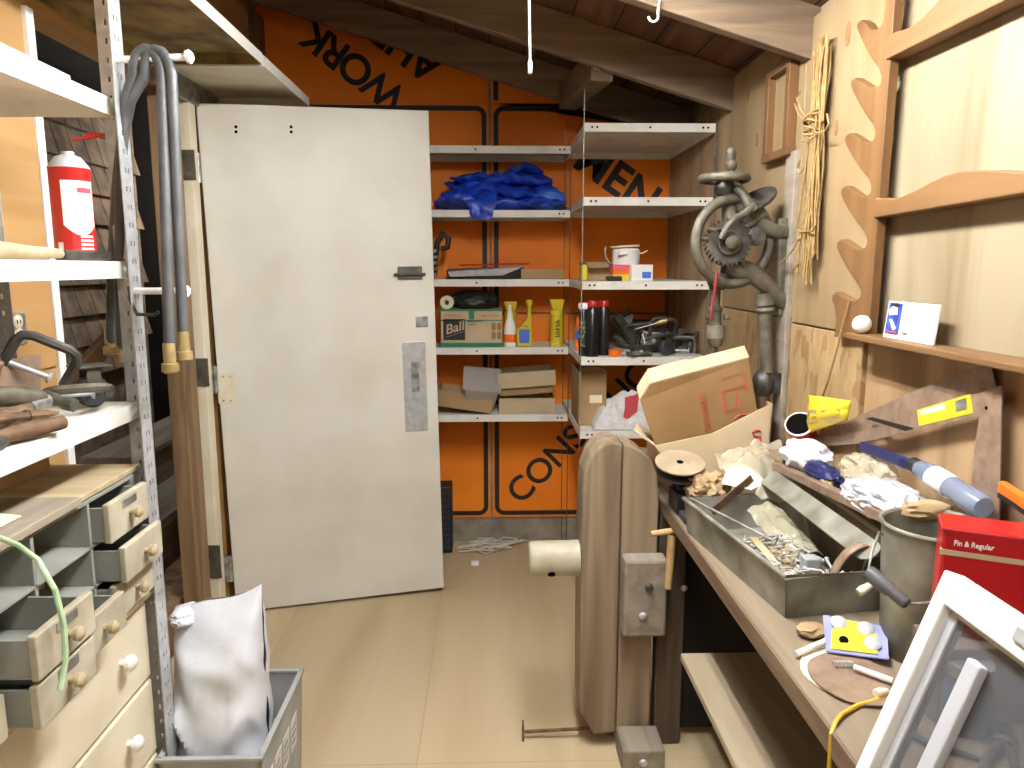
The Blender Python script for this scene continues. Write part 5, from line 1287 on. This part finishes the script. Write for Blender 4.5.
# long grey scraper along the tray's right rim
A_, B_ = at(768, 477, Z=.91), at(868, 551, Z=.905)
d = (B_ - A_).normalized(); n_ = Vector((-d.y, d.x, 0)); wv = n_ * -.019 + Vector((0, 0, -.014))
poly = [A_ - wv, B_ - wv]
for i in range(1, 8):
    a_ = PI * i / 8; poly.append(B_ - wv * math.cos(a_) + d * .026 * math.sin(a_))
poly += [B_ + wv, A_ + wv]
one('metal_strip', MB().sheet(poly, (0.0005, .0005, .0025)), M['galv'], 'long grey metal strip with rounded end propped along the tray', 'strip')
# raised wooden box along the wall, bar on its edge
bx = thing('bench_box', 'low wooden box along the wall holding bags and bottles', 'box', (.83, 1.66, ZB))
build('box_body', open_box(MB(), .770, .893, 1.315, 2.04, ZB + .001, .925, .012), M['bench_dark'], bx, bevel=.002)
build('box_top', MB().box(.768, .895, 1.313, 2.042, .925, .937), M['bench_wood'], bx, bevel=.002)
A_, B_ = at(775, 466, X=.758), at(893, 522, X=.758)
one('angle_bar', MB().bar(A_, B_, .016, .018).bar(A_ + Vector((0.004, 0, .008)), B_ + Vector((0.004, 0, .008)), .024, .003), M['steel_dull'], 'long brown steel bar lying on the front edge of the raised box', 'bar', bevel=.001)
def blob(name, u, v, X, r, seed, m, label, cat, amp=.34, freq=1.6, floor=None, sub=4):
    c_ = at(u, v, X=X); return one(name, MB().crumple(c_, r, seed, amp, freq, sub, floor), M[m], label, cat, smooth=True)
blob('white_bag', 806, 456, .815, (.058, .095, .042), 41, 'bag_white', 'crumpled white plastic bag at the far end of the raised box', 'bag', .3, 1.5, .939)
blob('blue_bag', 823, 474, .795, (.03, .085, .026), 43, 'navy', 'dark blue printed wrapper tucked under the white bag', 'wrapper', .3, 1.8)
blob('foil', 885, 500, .815, (.065, .115, .036), 45, 'foil', 'crumpled silvery plastic sheet on the near end of the raised box', 'foil', .4, 2.0, .939, 5)
blob('film_wrap', 868, 472, .835, (.050, .085, .036), 47, 'film', 'crumpled yellowish clear wrap between the white bag and the silver sheet', 'wrap', .38, 1.9, .939)
blob('rag_ball', 828, 482, .785, (.018, .022, .014), 48, 'paper_brown', 'little tan scrap in the dark blue wrapper', 'scrap', .3, 1.6)
# plastic bottle with navy handle lying along the wall
q0, q1 = at(916, 466, X=.852), at(984, 508, X=.852)
ax = (q1 - q0)
bt = thing('spray_bottle', 'clear blue plastic bottle with navy handle lying along the wall', 'bottle', q0)
L_ = ax.length
build('bottle_body', MB().lathe([(0, L_), (.018, L_), (.0225, L_ * .96), (.0225, L_ * .72), (.020, L_ * .66), (.0225, L_ * .6), (.0225, L_ * .25), (.017, L_ * .08), (.011, 0), (0, 0)], q0, ax, n=24), M['bottle_clear'], bt, smooth=True)
build('label', MB().lathe([(.0223, L_ * .3), (.0231, L_ * .3), (.0231, L_ * .56), (.0223, L_ * .56)], q0, ax, n=24), M['rag'], bt, smooth=True)
build('neck', MB().lathe([(0, -.01), (.015, -.01), (.016, .018), (.012, .03), (0, .03)], q0, ax, n=18), M['black'], bt, smooth=True)
h0 = at(862, 446, X=.845); h1 = at(905, 463, X=.85)
build('handle', MB().bar(h0, h1, .018, .022).bar(h1, q0, .020, .022), M['navy'], bt, bevel=.005)
# tin with dark mouth, yellow packet
c = at(799, 424, X=.835)
tn = thing('open_tin', 'open red and white tin lying with its dark mouth outward', 'tin', c)
axd = Vector((.45, .55, -.62)).normalized()
build('tin_body', MB().lathe([(.034, 0), (.036, .0), (.036, .085), (0, .085), (0, .081), (.033, .081), (.034, .0)], c, axd, n=28), M['red'], tn, smooth=True)
build('tin_inside', MB().lathe([(.0335, .002), (.0335, .006), (0, .0062)], c, axd, n=28), M['hole'], tn, smooth=True)
build('rim', MB().lathe([(.034, -.002), (.037, -.002), (.037, .004), (.034, .004), (.034, -.002)], c, axd, n=28), M['white'], tn, smooth=True)
P4 = [at(u, v, X=.858) for u, v in ((806, 434), (809, 395), (851, 401), (847, 420))]
def pk(u, v):
    a_ = P4[1].lerp(P4[2], u); b_ = P4[0].lerp(P4[3], u); q = b_.lerp(a_, v)
    bulge = .018 * math.sin(PI * u) * math.sin(PI * v)
    return (q.x - bulge + .004 * noise.noise(Vector((u * 6, v * 6, 1))), q.y, q.z)
pkt = one('yellow_packet', MB().grid(pk, 14, 12), M['yellow_clear'], 'shiny yellow packet standing behind the steel square', 'packet', smooth=True, solid=.004)
P5 = [Vector(pk(u, v)) + Vector((-.004, 0, 0)) for u, v in ((.12, .25), (.12, .6), (.42, .6), (.42, .25))]
build('window', MB().sheet(P5, (-.0006, 0, 0)), M['pale_wood'], pkt)
P5 = [Vector(pk(u, v)) + Vector((-.004, 0, 0)) for u, v in ((.55, .25), (.55, .58), (.88, .58), (.88, .25))]
build('window', MB().sheet(P5, (-.0006, 0, 0)), M['card'], pkt)
# steel triangle and framing square leaning on the wall
tri = [(808, 440), (850, 420), (900, 397), (950, 376), (990, 362), (996, 388), (960, 400), (900, 420), (860, 436)]
one('panel_saw', MB().sheet([at(u, v, X=.896) for u, v in tri], (.0018, 0, 0)), M['steel_dull'], 'speckled steel saw blade leaning on the wall behind the steel square', 'saw')
sqr = thing('framing_square', 'large brown steel framing square with a yellow sticker leaning on the wall', 'square', (.88, 1.25, .95))
XS_ = .884
blade = [(1002, 385), (975, 394), (940, 405), (900, 420), (865, 430), (838, 436), (808, 437), (816, 446), (856, 444), (916, 430), (979, 416), (1000, 408)]
tong = [(1002, 384.5), (1000, 408), (998, 470), (996, 540), (968, 540), (972, 470), (979, 417)]
P_ = [at(u, v, X=XS_) for u, v in blade[:-1]] + [at(u, v, X=XS_) for u, v in [(972, 470), (968, 535), (998, 540), (1000, 470)]]
build('blade', MB().sheet(P_, (.0025, 0, 0)), M['steel_dull'], sqr)
stq = [at(u, v, X=XS_ - .0006) for u, v in ((917, 410), (970, 394), (973, 413), (919, 426))]
sk = build('sticker', MB().sheet(stq, (.0005, 0, 0)), M['yellow'], sqr)
build('grey_patch', MB().sheet([at(u, v, X=XS_ - .0012) for u, v in ((955, 401), (966, 398), (967, 409), (956, 412))], (.0004, 0, 0)), M['grey_steel'], sk)
build('white_stripe', MB().sheet([at(u, v, X=XS_ - .0012) for u, v in ((920, 411), (944, 404), (945, 409), (921, 415))], (.0004, 0, 0)), M['white'], sk)
hc_ = at(986, 408, X=XS_ - .0005); build('hole', MB().cyl(hc_, hc_ + Vector((.001, 0, 0)), .0035, n=12), M['hole'], sqr)
build('slot', MB().sheet([at(u, v, X=XS_ - .0006) for u, v in ((866, 419), (872, 417), (914, 428), (905, 431))], (.0004, 0, 0)), M['black'], sqr)
# cartons at the far end
CA = [at(655, 446, Y=2.045), at(712, 434, Y=2.075), at(771, 404, Y=2.12), at(765, 492, Y=2.07), at(690, 494, Y=2.04)]
def on_flap(u, v):
    n_ = (CA[2] - CA[0]).cross(CA[4] - CA[0]); o_ = Vector((0, 0, CAMH)); d_ = at(u, v, Y=2.0) - o_
    q = o_ + d_ * ((CA[0] - o_).dot(n_) / d_.dot(n_)); return q + Vector((0, -.004, 0))
ct = thing('open_carton', 'open pale cardboard carton with a red mark on its front flap', 'box', (.68, 2.4, ZB))
build('front_flap', MB().sheet(CA, (0.0, .005, .0)), M['card_pale'], ct)
build('red_mark', MB().tube([on_flap(u, v) for u, v in ((760, 431), (757, 430), (752, 432), (754, 436), (760, 436), (760, 441), (753, 442))], .0032, 6), M['red_text'], ct)
rt_ = [at(771, 404, Y=2.125), at(757, 395, Y=2.38), at(757, 440, Y=2.38), at(766, 470, Y=2.10)]
build('side_wall', MB().sheet(rt_, (.005, 0, 0)), M['card_pale'], ct)
bx0, bx1 = .535, .80
build('carton_body', open_box(MB(), bx0, bx1, 2.10, 2.46, ZB + .001, .885, .005), M['card'], ct)
lf = [at(655, 446, Y=2.07), at(634, 432, Y=2.2), at(636, 424, Y=2.3), at(652, 432, Y=2.3)]
build('side_flap', MB().sheet(lf, (0, .002, .004)), M['card_pale'], ct)
c2 = thing('tall_carton', 'brown cardboard carton with red print standing tilted in the open one', 'box', (.65, 2.4, .95))
F = [at(u, v, Y=y_) for u, v, y_ in ((657, 452, 2.09), (640, 400, 2.09), (650, 384, 2.09), (749, 358, 2.155), (759, 420, 2.155))]
dv = Vector((.004, .058, .028))
build('carton_body', MB().sheet(F, dv), M['card_dark'], c2, bevel=.003)
nrm = (F[3] - F[1]).cross(F[0] - F[1]).normalized()
if nrm.y > 0: nrm = -nrm
tp = [F[1], F[2], F[3], F[3] + dv, F[2] + dv, F[1] + dv]
build('top_flap', MB().sheet([F[2], F[3], F[3] + dv * .98, F[2].lerp(F[3], .42) + dv * .98, F[2].lerp(F[3], .40) + dv * 1.12, F[2] + dv * 1.1], (0, .0, .004)), M['card_pale'], c2)
build('corner_flap', MB().sheet([F[1], F[2], F[2] + dv, F[1] + dv], (-.003, 0, .002)), M['card_pale'], c2)
ux = (F[4] - F[0]).normalized(); uz = (F[3] - F[4]).normalized(); uy = ux.cross(uz).normalized()
R3 = Matrix((ux, uz, ux.cross(uz))).transposed()
if (R3 @ Vector((0, 0, 1))).y > 0: R3 = Matrix((ux, uz, -ux.cross(uz))).transposed()
def Fp(a_, b_): # 0..1 across, up
    return F[0].lerp(F[4], a_).lerp(F[0].lerp(F[4], a_) + (F[3] - F[4]), b_) + nrm * .0018
print_marks('print', .115, .020, 8, Fp(.50, .40), R3 @ rz(PI / 2), M['red_print'], c2, seed=8)
fm = MB()
for (a0, b0, a1, b1) in ((.68, .60, .92, .62), (.68, .30, .70, .60), (.70, .28, .84, .30), (.82, .30, .84, .55), (.92, .5, .935, .75), (.70, .8, .9, .81)):
    fm.sheet([Fp(a0, b0), Fp(a1, b0), Fp(a1, b1), Fp(a0, b1)], nrm * .0004)
build('print', fm, M['red_print'], c2)
cc_ = MB(); cc_.tube([Fp(.83 + .08 * math.cos(2 * PI * i / 20), .07 + .10 * math.sin(2 * PI * i / 20)) for i in range(20)], .0022, 6, closed=True)
build('round_print', cc_, M['red_print'], c2)
# black case with wire spool leaning on it
one('black_case', MB().box(.51, .60, 1.94, 2.04, ZB + .001, .832).box(.52, .585, 1.97, 2.04, .832, .85), M['black'], 'small black case at the bench edge under the cardboard spool', 'case', bevel=.004)
c = at(680, 462, Y=1.97); axs = Vector((-.03, -.27, 1)).normalized()
spl = thing('cable_spool', 'round tan cardboard spool with a dark center hole', 'spool', c)
build('top_disc', MB().lathe([(.009, -.004), (.068, -.004), (.068, .0), (.026, .0), (.025, -.0008), (.024, 0), (.009, .0), (.009, -.004)], c, axs, n=40), M['disc_card'], spl, smooth=True)
build('core', MB().lathe([(0, -.03), (.034, -.03), (.034, -.004), (0, -.004)], c, axs, n=24), M['black'], spl, smooth=True)
build('center_hole', MB().lathe([(0, -.003), (.0095, -.003), (.0095, .0006), (0, .0006)], c, axs, n=20), M['hole'], spl)
build('bottom_disc', MB().lathe([(0, -.034), (.062, -.034), (.062, -.03), (0, -.03)], c, axs, n=40), M['rubber_dark'], spl, smooth=True)
# grey brush pad in front of it
one('grey_pad', MB().box(.512, .56, 1.86, 1.93, ZB + .001, .795), M['rubber_dark'], 'dark grey flat pad at the far corner of the bench top', 'pad', bevel=.004)
blob('paper_bag', 708, 489, .590, (.058, .07, .050), 51, 'paper_brown', 'crumpled brown paper bag at the far end of the metal tray', 'bag', .36, 1.9, ZB + .001, 5)
W_ = [at(727, 470, Y=1.93), at(745, 466, Y=1.95), at(768, 482, Y=1.88), at(752, 490, Y=1.82), at(722, 484, Y=1.86)]
one('white_paper', MB().sheet(W_, (0, .001, .002)), M['white'], 'folded white paper poking out of the brown paper bag', 'paper')
def film(u, v):
    a0 = at(712, 452, Y=1.98).lerp(at(780, 440, Y=2.08), u); a1 = at(738, 492, Y=1.85).lerp(at(800, 506, Y=1.79), u)
    q = a0.lerp(a1, v); k = noise.noise(Vector((u * 4, v * 5, 7))); k2 = noise.noise(Vector((u * 9, v * 9, 3)))
    return (q.x, q.y, q.z + .026 * k + .012 * k2 + .03 * math.sin(PI * u) * math.sin(PI * v))
one('plastic_film', MB().grid(film, 26, 26), M['film'], 'cloudy clear plastic sheet draped over the far end of the tray', 'film', smooth=True)
one('leather_strap', MB().bar(at(712, 512, Y=1.80), at(752, 478, Y=1.84), .022, .004, (0, 1, .3)), M['rust'], 'brown strap standing across the far corner of the tray', 'strap')
# bucket
bu = thing('bucket', 'grey green metal bucket standing on the bench beside the red tin', 'bucket', (.768, 1.2, ZB))
bc = (.768, 1.2, ZB + .001)
build('bucket_body', MB().lathe([(0, 0), (.072, 0), (.074, .004), (.086, .235), (.082, .235), (.070, .006), (0, .006)], bc, n=40), M['galv'], bu, smooth=True)
build('rim', MB().tube([(bc[0] + .087 * math.cos(2 * PI * i / 40), bc[1] + .087 * math.sin(2 * PI * i / 40), bc[2] + .235) for i in range(40)], .004, 8, closed=True), M['galv'], bu, smooth=True)
e0 = Vector((bc[0] - .088, bc[1] + .01, bc[2] + .215))
g0, g1 = at(868, 572, Y=1.135), at(907, 604, Y=1.075)
bw = build('bail_wire', MB().tube([e0, e0 + Vector((-.012, -.01, .008)), at(872, 552, Y=1.15), g0, g1, at(925, 603, Y=1.07), at(945, 600, Y=1.08)], .0022, 8), M['grey_steel'], bu, smooth=True)
build('bail_grip', MB().lathe([(.0, 0), (.012, 0), (.013, .004), (.013, (g1 - g0).length * .55), (.010, (g1 - g0).length * .62), (.011, (g1 - g0).length - .004), (.009, (g1 - g0).length), (0, (g1 - g0).length)], g0, g1 - g0, n=18), M['rubber'], bu, smooth=True)
one('cream_plug', MB().lathe([(0, 0), (.007, .001), (.009, .01), (.006, .03), (0, .032)], at(858, 593, Y=1.27), (1, .2, .5), n=16), M['cream'], 'tiny cream knob resting against the tray by the bucket grip', 'knob', smooth=True)
one('brown_cloth', MB().crumple((.80, 1.285, 1.008), (.05, .025, .018), 61, .35, 1.8, 3), M['paper_brown'], 'brown scrap hooked over the far rim of the bucket', 'scrap', smooth=True)
# red tin on a block
one('wood_block', MB().box(.66, .80, .99, 1.07, ZB + .001, .897), M['bench_wood'], 'wooden block on the bench beneath the red tin', 'block', bevel=.003)
cT = at(943, 527, Y=1.04)
TYAW = math.radians(-27)
rt = thing('red_tin', 'large red tin with a gold stripe reading Fin & Regular beside the bucket', 'tin', (cT.x, cT.y, .898), (0, 0, TYAW))
RTm = mat('red_tin', S(172, 24, 28), S(160, 18, 22), rough=.3)
hT = cT.z - .898
build('tin_body', MB().box(0, .19, 0, .075, 0, hT - .004), RTm, rt, bevel=.006, seg=3, local=True)
build('lid', MB().box(-.001, .191, -.001, .076, hT - .010, hT), RTm, rt, bevel=.003, local=True)
build('gold_stripe', MB().box(-.0008, .1908, -.0008, .01, hT - .042, hT - .034), M['pale_wood'], rt, local=True)
words('lettering', 'Fin & Regular', .0115, (.041, -.0012, hT - .022), RX, M['white'], rt, .0004, .016, .82, shear=.05, local=True)
# blister card, discs and bits in front of the bucket
bcard = thing('blister_card', 'purple and yellow packaging card with round silver cells on the bench', 'card', (.62, 1.22, ZB))
Q4 = [at(826, 652, Z=.785), at(889, 660, Z=.788), at(887, 628, Z=.815), at(823, 616, Z=.812)]
build('card_sheet', MB().sheet(Q4, (0, .001, .002)), mat('lilac', S(146, 148, 192), S(122, 126, 176), scale=20), bcard)
def qp(a_, b_, h=.003): q = Q4[0].lerp(Q4[1], a_).lerp(Q4[3].lerp(Q4[2], a_), b_); return q + Vector((-.2, -.5, .85)) * h
build('yellow_panel', MB().sheet([qp(.08, .08), qp(.82, .10), qp(.85, .62), qp(.66, .98), qp(.30, .98), qp(.12, .6)], Vector((-.2, -.5, .85)) * .001), M['yellow'], bcard)
for a_, b_ in ((.24, .84), (.66, .80), (.76, .38)):
    build('cell', MB().lathe([(0, 0), (.0135, 0), (.0135, .003), (.010, .0045), (0, .0045)], qp(a_, b_, .0045), (-.2, -.5, .85), n=22), M['zinc'], bcard, smooth=True)
build('hang_hole', MB().lathe([(0, 0), (.008, 0), (.008, .0006), (0, .0006)], qp(.30, .36, .0046), (-.2, -.5, .85), n=16), M['hole'], bcard)
one('white_stick', MB().tube([at(796, 654, Z=.784), at(828, 640, Z=.79)], .0055, 10), M['white'], 'short white plastic stick beside the packaging card', 'stick', smooth=True)
one('orange_scrap', MB().crumple(at(812, 630, Z=.787), (.03, .022, .012), 71, .35, 2, 3, ZB + .001), M['paper_brown'], 'rough orange tan scrap between the tray and the card', 'scrap', smooth=True)
def disc(label, u, v, r, z, m, seed):
    c_ = at(u, v, Z=z); pts = []
    for i in range(36):
        a_ = 2 * PI * i / 36; k = r * (1 + .07 * noise.noise(Vector((math.cos(a_) * 1.5, math.sin(a_) * 1.5, seed))))
        pts.append((c_.x + k * math.cos(a_), c_.y + k * 1.15 * math.sin(a_), z))
    return one('sanding_disc', MB().sheet(pts, (0, 0, .0022)), M[m], label, 'disc')
disc('pale sanding disc lying under the brown one on the bench', 845, 674, .070, ZB + .0012, 'paper', 1.1)
disc('worn grey brown sanding disc lying on the bench by the window sash', 853, 678, .068, ZB + .0045, 'steel_dull', 2.7)
one('white_rod', MB().tube([at(854, 667, Z=.79), at(893, 681, Z=.79)], .005, 10), M['white'], 'white rod lying across the sanding disc', 'rod', smooth=True)
q = at(843, 664, Z=.787); pts = []
for i in range(40): pts.append((q.x - .016 + .032 * i / 39, q.y + .005 * math.cos(i * 1.05), q.z + .005 * math.sin(i * 1.05)))
one('coil_spring', MB().tube(pts, .0014, 6), M['zinc'], 'small bright coil spring on the sanding disc', 'spring', smooth=True)
one('cream_peg', MB().lathe([(0, 0), (.007, .001), (.008, .012), (.005, .024), (0, .025)], at(875, 694, Z=.786), (1, .3, 0), n=14), M['cream'], 'small cream peg at the edge of the sanding disc', 'peg', smooth=True)
yc = [at(898, 697, Z=ZB + .005), at(880, 699, Z=ZB + .005), at(858, 705, Z=ZB + .005), at(842, 714, Z=ZB + .006)]
e_ = Vector((.500, yc[-1].y - .03, ZB + .006))
yc += [yc[-1].lerp(e_, .6), Vector((.499, e_.y - .003, ZB - .004)), Vector((.4985, e_.y - .005, ZB - .03)), Vector((.499, e_.y - .006, .62)), Vector((.500, e_.y - .004, .40)), Vector((.497, e_.y, .06)), Vector((.47, e_.y - .02, .008)), Vector((.42, e_.y - .08, .007))]
one('yellow_cable', MB().tube(yc, .0034, 8), M['yellow_cord'], 'yellow cord running over the bench edge and hanging down', 'cord', smooth=True)
A_, B_ = at(1001, 486, X=.872), at(1040, 512, X=.872)
oh_ = thing('hand_tool', 'orange plastic tool handle at the right edge by the steel square', 'tool', A_)
build('grip', MB().bar(A_, B_, .014, .022), M['orange_plastic'], oh_, bevel=.004)
build('dark_edge', MB().bar(A_ + Vector((0, 0, -.015)), B_ + Vector((0, 0, -.015)), .010, .008), M['black'], oh_)
# ------------------------------------------------------------------ window sash leaning on the bench front
SLOPE = .344; sa = math.atan(SLOPE)
ws = thing('window_sash', 'white window sash with grey glass leaning on the front edge of the bench', 'window', (.232, .872, .0), (0, sa, 0))
# local axes: x = thickness (towards the wall), y = along the bench, z = up the sash
HT, WD, TK = 1.062 / math.cos(sa) + .002, .60, .030
o_ = -.012
def sb(nm, y0, y1, z0, z1, x0=o_ - TK / 2, x1=o_ + TK / 2, m='white', bev=.003): return build(nm, MB().box(x0, x1, y0, y1, z0, z1), M[m], ws, local=True, bevel=bev)
sb('stile', -.024, 0, .012, HT); sb('stile', -WD, -WD + .030, .012, HT)
sb('top_rail', -WD + .030, -.024, HT - .038, HT); sb('bottom_rail', -WD + .030, -.024, .012, .06)
sb('glazing_bead', -.038, -.024, .06, HT - .038, o_ - .002, o_ + .012, 'sash_grey', .002)
sb('glazing_bead', -WD + .048, -.038, HT - .046, HT - .038, o_ - .002, o_ + .012, 'sash_grey', .002)
sb('glass_pane', -WD + .03, -.03, .06, HT - .04, o_ + .002, o_ + .005, 'glass', 0)
sb('meeting_stile', -.112, -.088, .06, HT - .072, o_ - .012, o_ + .001, 'sash_grey', .003)
sb('sash_lock', -.175, -.140, HT - .022, HT - .006, o_ - TK / 2 - .004, o_ - TK / 2 + .002, 'zinc', .001)
# bits on the bench seen through the glass
jr = bottle('glass_jar', 'grey glass jar lying on the bench behind the window sash', (.70, .99, ZB), [(0, .001), (.035, .001), (.037, .006), (.037, .07), (.03, .082), (.03, .09), (0, .09)], M['bottle_clear'], [(.031, .085), (.034, .086), (.034, .104), (0, .105)], M['grey_steel'], cat='jar')
one('wood_wedge', MB().bar((.545, .93, ZB + .012), (.62, 1.0, ZB + .012), .022, .022), M['pine'], 'small wooden wedge on the bench behind the glass', 'wedge', bevel=.002)
one('black_cable', MB().tube([(.66, 1.04, ZB + .01), (.62, 1.00, ZB + .02), (.60, .97, ZB + .01), (.62, .94, ZB + .006), (.68, .90, ZB + .006)], .004, 8), M['black'], 'black cord lying on the bench behind the glass', 'cord', smooth=True)
plier('pliers', 'steel pliers lying on the bench behind the window glass', (.72, .93, ZB + .006), (0, 0, .9), 1.0, 'iron')
one('steel_can', MB().lathe([(0, .001), (.04, .001), (.042, .005), (.042, .09), (.038, .09), (.038, .006), (0, .006)], (.80, .93, ZB)), M['galv'], 'small steel can on the bench behind the window glass', 'can', smooth=True)
